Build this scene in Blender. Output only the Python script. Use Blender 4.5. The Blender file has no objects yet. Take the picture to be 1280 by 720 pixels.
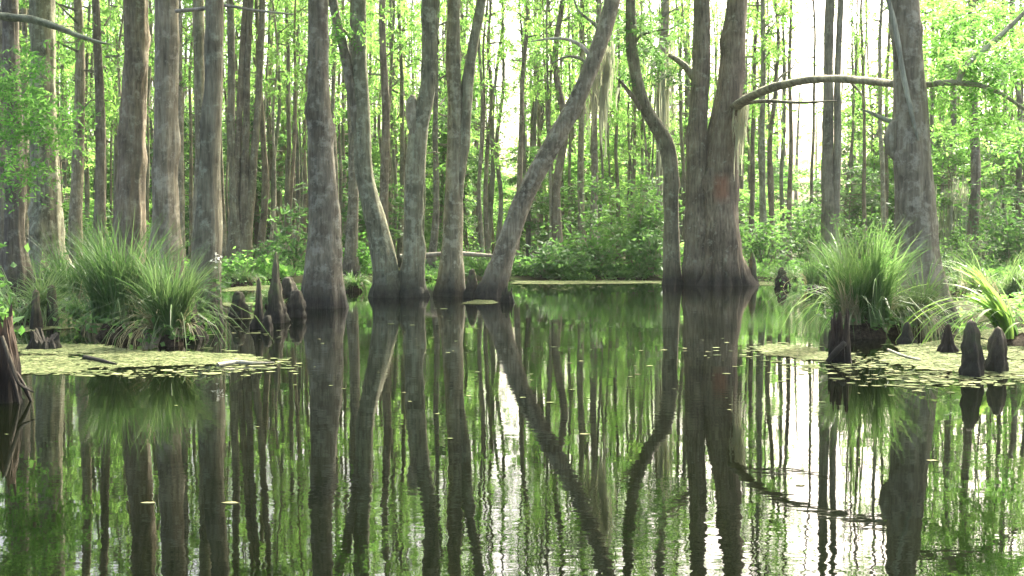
import bpy, math, random
import numpy as np
from mathutils import Vector, Matrix, noise

R = math.radians
HAZE = 0.00022
random.seed(7)
rng = np.random.default_rng(7)
S = bpy.context.scene
COL = S.collection

# ---------------------------------------------------------------- camera geometry
F_PX, CAM_H, PITCH = 1372.0, 1.2, R(2.5)
CAM = Vector((0, 0, CAM_H))
FWD = Vector((0, math.cos(PITCH), -math.sin(PITCH)))
UPV = Vector((0, math.sin(PITCH), math.cos(PITCH)))

def ray(px, py):
    return Vector((1, 0, 0)) * ((px - 640) / F_PX) + UPV * ((360 - py) / F_PX) + FWD

def at(px, py, Y):
    """world point seen at photo pixel px,py at distance Y in front of the boat"""
    d = ray(px, py)
    return CAM + d * (Y / d.y)

def onz(px, py, z=0.0):
    d = ray(px, py)
    return CAM + d * ((z - CAM_H) / d.z)

def px_of(p):
    v = Vector(p) - CAM
    w = v.dot(FWD)
    return 640 + F_PX * v.x / w, 360 - F_PX * v.dot(UPV) / w

# ---------------------------------------------------------------- materials
def new_mat(name):
    m = bpy.data.materials.new(name)
    m.use_nodes = True
    nt = m.node_tree
    nt.nodes.clear()
    out = nt.nodes.new('ShaderNodeOutputMaterial')
    return m, nt, out

def N(nt, t, **kw):
    n = nt.nodes.new(t)
    for k, v in kw.items():
        if k in n.inputs.keys():
            n.inputs[k].default_value = v
        else:
            setattr(n, k, v)
    return n

def ramp(nt, stops):
    n = nt.nodes.new('ShaderNodeValToRGB')
    cr = n.color_ramp
    while len(cr.elements) < len(stops):
        cr.elements.new(0.5)
    for e, (p, c) in zip(cr.elements, stops):
        e.position = p
        e.color = (*c, 1)
    return n

def mixc(nt, fac, a, b, mode='MIX'):
    n = nt.nodes.new('ShaderNodeMix')
    n.data_type = 'RGBA'
    n.blend_type = mode
    for sock, v in ((n.inputs[0], fac), (n.inputs[6], a), (n.inputs[7], b)):
        if hasattr(v, 'is_linked'):
            nt.links.new(v, sock)
        else:
            sock.default_value = v if isinstance(v, (int, float)) else (*v, 1)
    return n.outputs[2]

def bark(name, dark, mid, pale, lichen, wet=True, rust=None, bump=0.9, lichen_amt=0.55):
    m, nt, out = new_mat(name)
    L = nt.links.new
    tc = N(nt, 'ShaderNodeTexCoord')
    oi = N(nt, 'ShaderNodeObjectInfo')
    off = N(nt, 'ShaderNodeVectorMath', operation='SCALE')
    comb = N(nt, 'ShaderNodeCombineXYZ')
    L(oi.outputs['Random'], comb.inputs[0]); L(oi.outputs['Random'], comb.inputs[1]); L(oi.outputs['Random'], comb.inputs[2])
    L(comb.outputs[0], off.inputs[0]); off.inputs['Scale'].default_value = 37.0
    add = N(nt, 'ShaderNodeVectorMath', operation='ADD')
    L(tc.outputs['Object'], add.inputs[0]); L(off.outputs[0], add.inputs[1])
    mp = N(nt, 'ShaderNodeMapping'); mp.inputs['Scale'].default_value = (1, 1, 0.11)
    L(add.outputs[0], mp.inputs[0])
    n1 = N(nt, 'ShaderNodeTexNoise', Scale=19.0, Detail=6.0, Roughness=0.7); L(mp.outputs[0], n1.inputs['Vector'])
    rp = ramp(nt, [(0.28, dark), (0.48, mid), (0.74, pale)]); L(n1.outputs['Fac'], rp.inputs[0])
    # wide tone changes up the stem
    n2 = N(nt, 'ShaderNodeTexNoise', Scale=1.7, Detail=4.0, Roughness=0.6); L(add.outputs[0], n2.inputs['Vector'])
    r2 = ramp(nt, [(0.3, (0.5, 0.5, 0.47)), (0.72, (1.4, 1.38, 1.3))]); L(n2.outputs['Fac'], r2.inputs[0])
    c = mixc(nt, 1.0, rp.outputs[0], r2.outputs[0], 'MULTIPLY')
    # lichen blotches
    n3 = N(nt, 'ShaderNodeTexNoise', Scale=5.5, Detail=5.0, Roughness=0.7); L(add.outputs[0], n3.inputs['Vector'])
    r3 = ramp(nt, [(lichen_amt, (0, 0, 0)), (lichen_amt + 0.13, (1, 1, 1))]); L(n3.outputs['Fac'], r3.inputs[0])
    mul = N(nt, 'ShaderNodeMath', operation='MULTIPLY'); L(r3.outputs[0], mul.inputs[0]); mul.inputs[1].default_value = 0.6
    c = mixc(nt, mul.outputs[0], c, lichen)
    # per tree tint
    tint = ramp(nt, [(0.0, (0.72, 0.72, 0.7)), (0.35, (1.05, 1.0, 0.9)), (0.65, (0.85, 0.93, 0.8)), (1.0, (1.25, 1.22, 1.15))])
    L(oi.outputs['Random'], tint.inputs[0])
    c = mixc(nt, 1.0, c, tint.outputs[0], 'MULTIPLY')
    if rust:
        (rz, rh, rx, col) = rust
        sx = N(nt, 'ShaderNodeSeparateXYZ'); L(tc.outputs['Object'], sx.inputs[0])
        def band(sock, cen, half):
            s = N(nt, 'ShaderNodeMath', operation='SUBTRACT'); L(sock, s.inputs[0]); s.inputs[1].default_value = cen
            a = N(nt, 'ShaderNodeMath', operation='ABSOLUTE'); L(s.outputs[0], a.inputs[0])
            mr = N(nt, 'ShaderNodeMapRange'); L(a.outputs[0], mr.inputs[0])
            mr.inputs[1].default_value = half * 0.4; mr.inputs[2].default_value = half
            mr.inputs[3].default_value = 1; mr.inputs[4].default_value = 0
            return mr.outputs[0]
        bz = band(sx.outputs[2], rz, rh); bx = band(sx.outputs[0], rx, 0.26)
        mm = N(nt, 'ShaderNodeMath', operation='MULTIPLY'); L(bz, mm.inputs[0]); L(bx, mm.inputs[1])
        m3 = N(nt, 'ShaderNodeMath', operation='MULTIPLY'); L(mm.outputs[0], m3.inputs[0]); L(n1.outputs['Fac'], m3.inputs[1])
        m4 = N(nt, 'ShaderNodeMath', operation='MULTIPLY'); L(m3.outputs[0], m4.inputs[0]); m4.inputs[1].default_value = 1.1; m4.use_clamp = True
        c = mixc(nt, m4.outputs[0], c, col)
    if wet:   # the dark high-water stain round the foot
        geo = N(nt, 'ShaderNodeNewGeometry')
        sz = N(nt, 'ShaderNodeSeparateXYZ'); L(geo.outputs['Position'], sz.inputs[0])
        nz = N(nt, 'ShaderNodeMath', operation='MULTIPLY_ADD'); L(n2.outputs['Fac'], nz.inputs[0]); nz.inputs[1].default_value = -0.45; L(sz.outputs[2], nz.inputs[2])
        nz2 = N(nt, 'ShaderNodeMath', operation='MULTIPLY_ADD'); L(n3.outputs['Fac'], nz2.inputs[0]); nz2.inputs[1].default_value = -0.4; L(nz.outputs[0], nz2.inputs[2]); nz = nz2
        mr = N(nt, 'ShaderNodeMapRange'); L(nz.outputs[0], mr.inputs[0])
        mr.inputs[1].default_value = -0.3; mr.inputs[2].default_value = 0.2; mr.inputs[3].default_value = 0.88; mr.inputs[4].default_value = 0.0
        c = mixc(nt, mr.outputs[0], c, (0.018, 0.017, 0.012))
    bs = N(nt, 'ShaderNodeBsdfPrincipled', Roughness=0.9)
    bs.inputs['Specular IOR Level'].default_value = 0.25
    L(c, bs.inputs['Base Color'])
    bp = N(nt, 'ShaderNodeBump', Strength=bump, Distance=0.04)
    L(n1.outputs['Fac'], bp.inputs['Height']); L(bp.outputs[0], bs.inputs['Normal'])
    L(bs.outputs[0], out.inputs[0])
    return m

def leafmat(name, stops, trans=0.5, tcol=1.6, rough=0.55):
    """stops: leaf colour ramp over random per leaf; light also passes through"""
    m, nt, out = new_mat(name)
    L = nt.links.new
    geo = N(nt, 'ShaderNodeNewGeometry')
    oi = N(nt, 'ShaderNodeObjectInfo')
    tc = N(nt, 'ShaderNodeTexCoord')
    n1 = N(nt, 'ShaderNodeTexNoise', Scale=0.9, Detail=2.0); L(tc.outputs['Object'], n1.inputs['Vector'])
    a = N(nt, 'ShaderNodeMath', operation='MULTIPLY_ADD'); L(geo.outputs['Random Per Island'], a.inputs[0]); a.inputs[1].default_value = 0.5
    L(n1.outputs['Fac'], a.inputs[2])
    b = N(nt, 'ShaderNodeMath', operation='MULTIPLY_ADD'); L(oi.outputs['Random'], b.inputs[0]); b.inputs[1].default_value = 0.35; L(a.outputs[0], b.inputs[2])
    c = N(nt, 'ShaderNodeMath', operation='MULTIPLY'); L(b.outputs[0], c.inputs[0]); c.inputs[1].default_value = 0.72
    rp = ramp(nt, stops); L(c.outputs[0], rp.inputs[0])
    d = N(nt, 'ShaderNodeBsdfPrincipled', Roughness=rough); d.inputs['Specular IOR Level'].default_value = 0.3
    L(rp.outputs[0], d.inputs['Base Color'])
    t = N(nt, 'ShaderNodeBsdfTranslucent')
    tcn = mixc(nt, 1.0, rp.outputs[0], (tcol * 0.98, tcol, tcol * 0.85), 'MULTIPLY')
    L(tcn, t.inputs['Color'])
    mx = N(nt, 'ShaderNodeMixShader'); mx.inputs[0].default_value = trans
    L(d.outputs[0], mx.inputs[1]); L(t.outputs[0], mx.inputs[2])
    L(mx.outputs[0], out.inputs[0])
    return m

def plain(name, stops, scale=8.0, rough=0.9, bump=0.3, detail=6.0, bdist=0.03):
    m, nt, out = new_mat(name)
    L = nt.links.new
    tc = N(nt, 'ShaderNodeTexCoord')
    n1 = N(nt, 'ShaderNodeTexNoise', Scale=scale, Detail=detail, Roughness=0.65); L(tc.outputs['Object'], n1.inputs['Vector'])
    rp = ramp(nt, stops); L(n1.outputs['Fac'], rp.inputs[0])
    bs = N(nt, 'ShaderNodeBsdfPrincipled', Roughness=rough); bs.inputs['Specular IOR Level'].default_value = 0.04
    L(rp.outputs[0], bs.inputs['Base Color'])
    bp = N(nt, 'ShaderNodeBump', Strength=bump, Distance=bdist); L(n1.outputs['Fac'], bp.inputs['Height']); L(bp.outputs[0], bs.inputs['Normal'])
    L(bs.outputs[0], out.inputs[0])
    return m

M = {}
M['bark'] = bark('grey_cypress_bark', (0.078, 0.070, 0.052), (0.196, 0.178, 0.130), (0.325, 0.305, 0.232), (0.43, 0.42, 0.325), lichen_amt=0.5)
M['bark_brown'] = bark('brown_bark', (0.066, 0.056, 0.041), (0.165, 0.143, 0.105), (0.272, 0.247, 0.188), (0.35, 0.345, 0.26), lichen_amt=0.53)
M['bark_far'] = bark('far_bark', (0.08, 0.074, 0.054), (0.165, 0.155, 0.115), (0.26, 0.25, 0.19), (0.29, 0.30, 0.22), wet=False, lichen_amt=0.55)
M['bark_branch'] = bark('sunlit_mossy_branch_bark', (0.09, 0.083, 0.06), (0.21, 0.2, 0.145), (0.36, 0.35, 0.27), (0.4, 0.42, 0.27), wet=False, lichen_amt=0.47)  # mossy bark, its tones paled to stand in for sunlight on the bough
M['bark_pale'] = bark('bleached_bark', (0.16, 0.14, 0.11), (0.36, 0.33, 0.28), (0.55, 0.52, 0.46), (0.5, 0.52, 0.42), wet=False, lichen_amt=0.6)
M['knee'] = bark('knee_bark', (0.05, 0.044, 0.032), (0.13, 0.115, 0.082), (0.25, 0.225, 0.165), (0.17, 0.22, 0.09), wet=True, lichen_amt=0.5)
M['rot'] = bark('rotten_wood', (0.025, 0.018, 0.013), (0.07, 0.045, 0.03), (0.16, 0.115, 0.08), (0.26, 0.24, 0.2), wet=True, lichen_amt=0.62)
M['leaf'] = leafmat('cypress_leaf', [(0.2, (0.04, 0.11, 0.022)), (0.5, (0.07, 0.17, 0.034)), (0.85, (0.125, 0.23, 0.058))], 0.65, 2.2)
M['leaf_far'] = leafmat('far_leaf', [(0.2, (0.04, 0.105, 0.022)), (0.5, (0.075, 0.165, 0.034)), (0.85, (0.135, 0.225, 0.058))], 0.68, 2.3)
M['leaf_cool'] = leafmat('cool_leaf', [(0.2, (0.032, 0.085, 0.024)), (0.5, (0.056, 0.125, 0.034)), (0.85, (0.09, 0.175, 0.05))], 0.5, 1.7)
M['leaf_broad'] = leafmat('broad_leaf', [(0.2, (0.035, 0.09, 0.022)), (0.5, (0.06, 0.14, 0.03)), (0.85, (0.10, 0.19, 0.05))], 0.42, 1.8, 0.65)
M['grass'] = leafmat('sedge_blade', [(0.15, (0.035, 0.08, 0.024)), (0.5, (0.058, 0.12, 0.034)), (0.85, (0.12, 0.18, 0.07))], 0.4, 1.6, 0.45)
M['grass_bright'] = leafmat('bright_blade', [(0.15, (0.045, 0.10, 0.028)), (0.5, (0.075, 0.15, 0.04)), (0.85, (0.15, 0.22, 0.085))], 0.42, 1.7, 0.4)
M['broad_blade'] = leafmat('broad_blade', [(0.15, (0.09, 0.17, 0.03)), (0.5, (0.13, 0.23, 0.04)), (0.85, (0.2, 0.3, 0.08))], 0.45, 1.8, 0.35)
M['grass_dry'] = leafmat('dry_blade', [(0.2, (0.11, 0.1, 0.05)), (0.5, (0.2, 0.19, 0.1)), (0.85, (0.32, 0.3, 0.18))], 0.35, 1.2, 0.6)
M['moss'] = leafmat('grey_moss', [(0.2, (0.2, 0.21, 0.145)), (0.5, (0.29, 0.30, 0.215)), (0.85, (0.38, 0.39, 0.29))], 0.5, 1.2, 0.9)
M['mound'] = plain('root_mound', [(0.3, (0.014, 0.011, 0.008)), (0.55, (0.05, 0.04, 0.026)), (0.8, (0.1, 0.085, 0.05))], 22.0, bump=0.8)
M['fleck'] = plain('pale_petal', [(0.3, (0.12, 0.12, 0.05)), (0.7, (0.26, 0.25, 0.13))], 9.0)
M['white_flower'] = leafmat('white_bloom', [(0.2, (0.6, 0.6, 0.55)), (0.85, (0.8, 0.8, 0.74))], 0.3, 1.0)

def duckweed_mat():
    m, nt, out = new_mat('duckweed')
    L = nt.links.new
    tc = N(nt, 'ShaderNodeTexCoord')
    v = N(nt, 'ShaderNodeTexVoronoi', Scale=70.0); L(tc.outputs['Object'], v.inputs['Vector'])
    n1 = N(nt, 'ShaderNodeTexNoise', Scale=3.0, Detail=6.0, Roughness=0.75); L(tc.outputs['Object'], n1.inputs['Vector'])
    r1 = ramp(nt, [(0.3, (0.04, 0.05, 0.022)), (0.45, (0.10, 0.118, 0.052)), (0.6, (0.16, 0.172, 0.088)), (0.75, (0.25, 0.25, 0.155))]); L(n1.outputs['Fac'], r1.inputs[0])
    geo = N(nt, 'ShaderNodeNewGeometry')
    r2 = ramp(nt, [(0.0, (0.35, 0.42, 0.3)), (0.3, (0.8, 0.9, 0.7)), (0.75, (1.1, 1.12, 1.0)), (1.0, (1.7, 1.6, 1.5))]); L(geo.outputs['Random Per Island'], r2.inputs[0])
    c = mixc(nt, 1.0, r1.outputs[0], r2.outputs[0], 'MULTIPLY')
    bs = N(nt, 'ShaderNodeBsdfPrincipled', Roughness=0.95); bs.inputs['Specular IOR Level'].default_value = 0.08; L(c, bs.inputs['Base Color'])
    bp = N(nt, 'ShaderNodeBump', Strength=0.4, Distance=0.01); L(v.outputs['Distance'], bp.inputs['Height']); L(bp.outputs[0], bs.inputs['Normal'])
    L(bs.outputs[0], out.inputs[0])
    return m
M['duck'] = duckweed_mat()

def water_mat():
    m, nt, out = new_mat('swamp_water')
    L = nt.links.new
    tc = N(nt, 'ShaderNodeTexCoord')
    mp = N(nt, 'ShaderNodeMapping'); mp.inputs['Scale'].default_value = (1.0, 1.6, 1.0); L(tc.outputs['Object'], mp.inputs[0])
    n1 = N(nt, 'ShaderNodeTexNoise', Scale=1.1, Detail=2.0, Roughness=0.5); L(mp.outputs[0], n1.inputs['Vector'])
    n2 = N(nt, 'ShaderNodeTexNoise', Scale=7.0, Detail=2.0, Roughness=0.5); L(mp.outputs[0], n2.inputs['Vector'])
    # faint breeze patches
    n3 = N(nt, 'ShaderNodeTexNoise', Scale=0.22, Detail=2.0); L(mp.outputs[0], n3.inputs['Vector'])
    r3 = ramp(nt, [(0.42, (0.15, 0.15, 0.15)), (0.65, (1, 1, 1))]); L(n3.outputs['Fac'], r3.inputs[0])
    b1 = N(nt, 'ShaderNodeBump', Strength=0.3, Distance=0.004); L(n1.outputs['Fac'], b1.inputs['Height'])
    b2 = N(nt, 'ShaderNodeBump', Distance=0.0009); L(n2.outputs['Fac'], b2.inputs['Height']); L(b1.outputs[0], b2.inputs['Normal']); L(r3.outputs[0], b2.inputs['Strength'])
    bs = N(nt, 'ShaderNodeBsdfPrincipled', Roughness=0.015, IOR=1.33)
    bs.inputs['Base Color'].default_value = (0.002, 0.003, 0.001, 1)
    L(b2.outputs[0], bs.inputs['Normal'])
    L(bs.outputs[0], out.inputs[0])
    return m
M['water'] = water_mat()
M['ground'] = plain('leaf_litter', [(0.3, (0.014, 0.014, 0.007)), (0.5, (0.032, 0.034, 0.015)), (0.62, (0.04, 0.058, 0.018)), (0.8, (0.07, 0.065, 0.036))], 1.6, rough=1.0, bump=0.8, bdist=0.1)

# ---------------------------------------------------------------- mesh building
class MB:
    def __init__(self):
        self.v = []; self.f = []; self.mi = []; self.n = 0
    def add(self, verts, faces, mi=0):
        verts = np.asarray(verts, float).reshape(-1, 3)
        faces = np.asarray(faces, int)
        self.v.append(verts); self.f.append(faces + self.n); self.mi.append(np.full(len(faces), mi)); self.n += len(verts)
    def mesh(self, name, mats):
        me = bpy.data.meshes.new(name)
        V = np.concatenate(self.v)
        faces = []
        for a in self.f:
            faces.extend(a.tolist())
        me.from_pydata(V.tolist(), [], faces)
        for m in mats:
            me.materials.append(m)
        me.polygons.foreach_set('material_index', np.concatenate(self.mi).astype(np.int32))
        return me
    def build(self, name, mats, parent=None, loc=(0, 0, 0), smooth=False):
        if not isinstance(mats, (list, tuple)):
            mats = [mats]
        me = self.mesh(name, mats)
        if smooth:
            me.polygons.foreach_set('use_smooth', np.ones(len(me.polygons), bool))
        me.update()
        o = bpy.data.objects.new(name, me)
        COL.objects.link(o)
        o.location = loc
        if parent is not None:
            o.parent = parent
        return o

def tag(o, label=None, cat=None, group=None, kind=None):
    if label: o['label'] = label
    if cat: o['category'] = cat
    if group: o['group'] = group
    if kind: o['kind'] = kind
    return o

def thing(name, label, cat, loc=(0, 0, 0), group=None):
    o = bpy.data.objects.new(name, None)
    o.empty_display_size = 0.2
    COL.objects.link(o)
    o.location = loc
    return tag(o, label, cat, group)

def catmull(pts, rad, step):
    P = [Vector(p) for p in pts]
    outp, outr = [], []
    for i in range(len(P) - 1):
        p0 = P[i - 1] if i else P[0] * 2 - P[1]
        p1, p2 = P[i], P[i + 1]
        p3 = P[i + 2] if i + 2 < len(P) else P[-1] * 2 - P[-2]
        n = max(1, int((p2 - p1).length / step))
        for k in range(n):
            t = k / n
            q = 0.5 * ((2 * p1) + (p2 - p0) * t + (2 * p0 - 5 * p1 + 4 * p2 - p3) * t * t + (3 * p1 - p0 - 3 * p2 + p3) * t ** 3)
            ts = t * t * (3 - 2 * t) if n > 1 else t
            outp.append(q); outr.append(rad[i] * (1 - ts) + rad[i + 1] * ts)
    outp.append(P[-1]); outr.append(rad[-1])
    return outp, outr

def tube(mb, pts, rad, seg=14, step=0.25, rough=0.08, flute=0.0, flute_h=1.2, flute_k=7, seed=0.0, mi=0, wob=0.0, ground=0.0, knob=0.0, rib=0.0, knots=0):
    P, Rr = catmull(pts, rad, step)
    n = len(P)
    verts = []
    kr = random.Random(int(seed * 1000))
    KN = [(kr.uniform(0, 6.283), kr.uniform(0.4, 7.0), kr.uniform(0.12, 0.34), kr.uniform(0.12, 0.3)) for _ in range(knots)]
    ref = Vector((0, 1, 0)) if abs((P[-1] - P[0]).normalized().y) < 0.9 else Vector((1, 0, 0))
    for i in range(n):
        t = (P[min(i + 1, n - 1)] - P[max(i - 1, 0)]).normalized()
        a = t.cross(ref).normalized()
        b = t.cross(a).normalized()
        ref = b.cross(t).normalized() if False else ref
        h = max(0.0, P[i].z - ground)
        c = P[i] + (Vector((noise.noise((P[i].z * 0.5, seed, 1.3)), noise.noise((P[i].z * 0.5, seed, 7.7)), 0)) * wob if wob else Vector())
        fl = flute * math.exp(-h / flute_h)
        for k in range(seg):
            th = 2 * math.pi * k / seg
            r = Rr[i]
            if rough:
                nv = noise.noise((math.cos(th) * 1.3 + seed * 3.1, math.sin(th) * 1.3 + seed, P[i].z * 0.9 + P[i].x * 0.3))
                nv2 = noise.noise((math.cos(th) * 3.5 + seed, math.sin(th) * 3.5 - seed, P[i].z * 2.2))
                r *= 1 + rough * (nv + 0.5 * nv2)
            if rib:
                r *= 1 + rib * math.sin(9 * th + 2.5 * noise.noise((seed, P[i].z * 0.5, 1.0)) + seed) * (0.6 + noise.noise((th, P[i].z * 0.4, seed)))
            for (ka, kz, kamp, kw) in KN:
                dz = (P[i].z - kz) / kw
                if abs(dz) < 2.2:
                    da = (th - ka + math.pi) % (2 * math.pi) - math.pi
                    r += Rr[i] * kamp * math.exp(-dz * dz - (da * da) * 3.0)
            if knob:
                r *= 1 + knob * (noise.noise((c.x * 9 + math.cos(th) * 2.4, math.sin(th) * 2.4 + seed, P[i].z * 9)) + 0.7 * abs(noise.noise((math.cos(th) * 6, math.sin(th) * 6 + seed, P[i].z * 22))))
            if flute:
                w = 0.5 + 0.5 * math.cos(flute_k * th + seed * 5 + 1.2 * noise.noise((seed, th, 0.3)))
                r *= 1 + fl * (w - 0.35) * (1 + 0.5 * noise.noise((k * 0.9, seed, 2.0)))
            verts.append(c + (a * math.cos(th) + b * math.sin(th)) * r)
    faces = []
    for i in range(n - 1):
        for k in range(seg):
            k2 = (k + 1) % seg
            faces.append((i * seg + k, i * seg + k2, (i + 1) * seg + k2, (i + 1) * seg + k))
    mb.add([tuple(v) for v in verts], faces, mi)
    # close the tip
    base = mb.n
    mb.add([tuple(P[-1] + (P[-1] - P[-2]) * 0.2)], np.zeros((0, 4), int), mi)
    top0 = base - seg
    mb.f.append(np.array([(top0 + k, top0 + (k + 1) % seg, base) for k in range(seg)])); mb.mi.append(np.full(seg, mi))
    return P, Rr

def unit(a):
    return a / np.maximum(np.linalg.norm(a, axis=-1, keepdims=True), 1e-9)

def rand_dirs(n, g):
    return unit(g.normal(size=(n, 3)))

def fronds(mb, O, A, Lf, leaflets, ll, lw, g, mi=0, droop=0.35):
    """feathery sprays: origins O, axis A, length Lf, leaflets per side"""
    n = len(O)
    A = unit(A)
    up = np.array([0, 0, 1.0])
    side = unit(np.cross(A, up + 0.5 * g.normal(size=(n, 3))))
    vs, = [[]]
    Lf = np.broadcast_to(np.asarray(Lf, float), (n,))
    for j in range(leaflets):
        t = (j + 0.6) / leaflets
        p = O + A * (Lf * t)[:, None] + np.array([0, 0, -1.0]) * (droop * Lf * t * t)[:, None]
        for s in (-1, 1):
            d = unit(side * s * 0.85 + A * 0.5 + g.normal(size=(n, 3)) * 0.28 + np.array([0, 0, -0.15]))
            l = (ll * (1.05 - 0.55 * t) * g.uniform(0.7, 1.25, n))[:, None]
            w = unit(np.cross(d, np.cross(d, A) + 0.35 * g.normal(size=(n, 3)))) * lw
            vs.append(np.stack([p, p + d * l * 0.5 + w * 0.5, p + d * l, p + d * l * 0.5 - w * 0.5], 1))
    V = np.concatenate(vs).reshape(-1, 3)
    k = len(V) // 4
    mb.add(V, np.arange(k * 4).reshape(k, 4), mi)

def leaves(mb, C, l, w, g, mi=0, flat=0.5):
    """single leaves at points C"""
    n = len(C)
    d = g.normal(size=(n, 3)); d[:, 2] = d[:, 2] * flat - 0.25
    d = unit(d)
    nn = rand_dirs(n, g); nn[:, 2] += 1.0
    s = unit(np.cross(d, nn))
    k = g.uniform(0.65, 1.3, n)[:, None]
    q = np.cross(d, s) * l * 0.08
    V = np.stack([C, C + d * l * k * 0.45 + s * w * k * 0.5 + q, C + d * l * k, C + d * l * k * 0.45 - s * w * k * 0.5 + q], 1).reshape(-1, 3)
    mb.add(V, np.arange(n * 4).reshape(n, 4), mi)

# ---------------------------------------------------------------- crown archetypes (shared mesh data)
def crown_mesh(name, L, spread, nlimb, seed, mats, fper=9, ll=0.2, lw=0.06, shape='col', low=0.0):
    g = np.random.default_rng(seed)
    mb = MB()
    O, A = [], []
    for i in range(nlimb):
        u = low + (1 - low) * ((i + g.uniform(0, 1)) / nlimb)
        z = L * u
        if shape == 'col':
            r = spread * (0.35 + 0.65 * math.sin(math.pi * min(1, 0.15 + u * 0.85))) * g.uniform(0.5, 1.15)
        else:
            r = spread * math.sqrt(max(0.05, 1 - (2 * u - 1) ** 2)) * g.uniform(0.5, 1.15)
        a = g.uniform(0, 2 * math.pi)
        d = Vector((math.cos(a), math.sin(a), g.uniform(-0.1, 0.45)))
        p0 = Vector((0, 0, z)); p2 = p0 + d * r; p1 = p0 + d * r * 0.5 + Vector((g.normal() * .12, g.normal() * .12, g.normal() * .12))
        tube(mb, [p0, p1, p2], [0.035, 0.022, 0.006], seg=5, step=0.6, rough=0, mi=1)
        m = max(3, int(fper * (0.5 + r / spread)))
        for k in range(m):
            t = g.uniform(0.3, 1.05)
            q = p0.lerp(p2, t)
            O.append((q.x + g.normal() * .16, q.y + g.normal() * .16, q.z + g.normal() * .10))
            dd = d + Vector((g.normal() * .8, g.normal() * .8, g.normal() * .35 - 0.1))
            A.append((dd.x, dd.y, dd.z))
    O = np.array(O); A = np.array(A)
    fronds(mb, O, A, g.uniform(0.35, 0.75, len(O)), 6, ll, lw, g)
    return mb.mesh(name, mats)

CROWN_TALL = [crown_mesh('crown', 9.0, 2.0, 22, 100 + i, [M['leaf_far'], M['bark_far']], 7, 0.25, 0.07) for i in range(4)]
CROWN_NEAR = [crown_mesh('crown', 8.0, 2.6, 30, 130 + i, [M['leaf'], M['bark_branch']], 9, 0.2, 0.055) for i in range(3)]
CROWN_SAP = [crown_mesh('crown', 6.0, 1.5, 40, 160 + i, [M[('leaf_far', 'leaf_cool', 'leaf_broad', 'leaf_cool')[i]], M['bark_far']], 10, 0.24, 0.085, 'oval') for i in range(4)]  # darker leaf choices put understorey shade into the colour

def link_mesh(name, me, parent, loc, rz, sc):
    o = bpy.data.objects.new(name, me)
    COL.objects.link(o)
    o.parent = parent
    o.location = loc
    o.rotation_euler = (0, 0, rz)
    o.scale = sc
    return o

# ---------------------------------------------------------------- near trees
def px_line(line, Y, base, depth=None):
    """pixel polyline (x, y, width) -> local points and radii at distance Y"""
    P, Rr = [], []
    for i, (x, y, w) in enumerate(line):
        dy = depth[i] if depth else 0
        p = at(x, y, Y + dy)
        P.append(p - base); Rr.append(w * 0.45 * (Y + dy) / F_PX)
    return P, Rr

def extend(P, Rr, H, taper=0.35):
    """carry a stem on above what the photo shows, bending to the vertical"""
    d = (P[-1] - P[-2]).normalized()
    z0 = P[-1].z
    n = 4
    r0 = Rr[-1]
    for i in range(1, n + 1):
        d = (d * 0.6 + Vector((0, 0, 1)) * 0.4).normalized()
        P.append(P[-1] + d * max(0.3, (H - z0) / n))
        Rr.append(r0 * (1 - (1 - taper) * i / n))
    return P, Rr

def near_tree(label, base_px, stems, H=15, name='cypress_tree', mat='bark', flute=0.3, flute_h=0.6, k=7, branches=(), group='trees standing round the pool', crown_z=9.5, crowns=True, Y=None, rough=0.13, crown_sc=1.0):
    if Y is None:
        base = onz(*base_px); Y = base.y
    else:
        base = at(base_px[0], base_px[1], Y); base.z = max(0, base.z)
    crown_z = 2.0 + Y * 0.215 + (0.6 if Y < 20 else 0)
    t = thing(name, label, 'tree', base, group)
    sd = base.x * 1.7 + base.y
    m = M[mat] if isinstance(mat, str) else mat
    for i, st in enumerate(stems):
        ext = True
        if isinstance(st, dict):
            ext = st.get('ext', True); line = st['line']; dep = st.get('depth'); fl = st.get('flute', 0)
        else:
            line, dep, fl = st, None, (flute if i == 0 else 0)
        P, Rr = px_line(line, Y, base, dep)
        if i == 0 or fl:
            P.insert(0, Vector((P[0].x * 1.0, P[0].y, -0.35 - base.z))); Rr.insert(0, Rr[0] * 1.08)
        if ext:
            P, Rr = extend(P, Rr, H * (1 - 0.08 * i))
        mb = MB()
        tube(mb, P, Rr, seg=48 if Rr[0] > 0.5 else 28 if Rr[0] > 0.25 else 18, step=0.14, rough=rough, flute=fl, flute_h=flute_h, flute_k=k, seed=sd + i, wob=0.06, rib=0.035, knots=7)
        mb.build('trunk' if i == 0 else 'stem', m, t, smooth=True)
        if ext and crowns:
            top = P[-1]
            L = H - crown_z
            s = L / 8.0
            link_mesh('crown', CROWN_NEAR[(i + int(abs(base.x) * 7)) % 3], t, (top.x, top.y, crown_z), random.uniform(0, 6.28), (crown_sc, crown_sc, s))
    for b in branches:
        P, Rr = px_line(b['line'], Y + b.get('dy', 0), base, b.get('depth'))
        mb = MB()
        tube(mb, P, Rr, seg=12, step=0.06, rough=0.35, seed=sd + 9.3, knob=0.2, wob=0.03)
        br = mb.build('branch', M[b.get('mat', 'bark_branch')], t, smooth=True)
        if b.get('spray'):
            mb2 = MB()
            add_spray(mb2, b['spray'], base)
            mb2.build('foliage', M[b.get('leaf', 'leaf')], br)
    return t, base, Y

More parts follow.
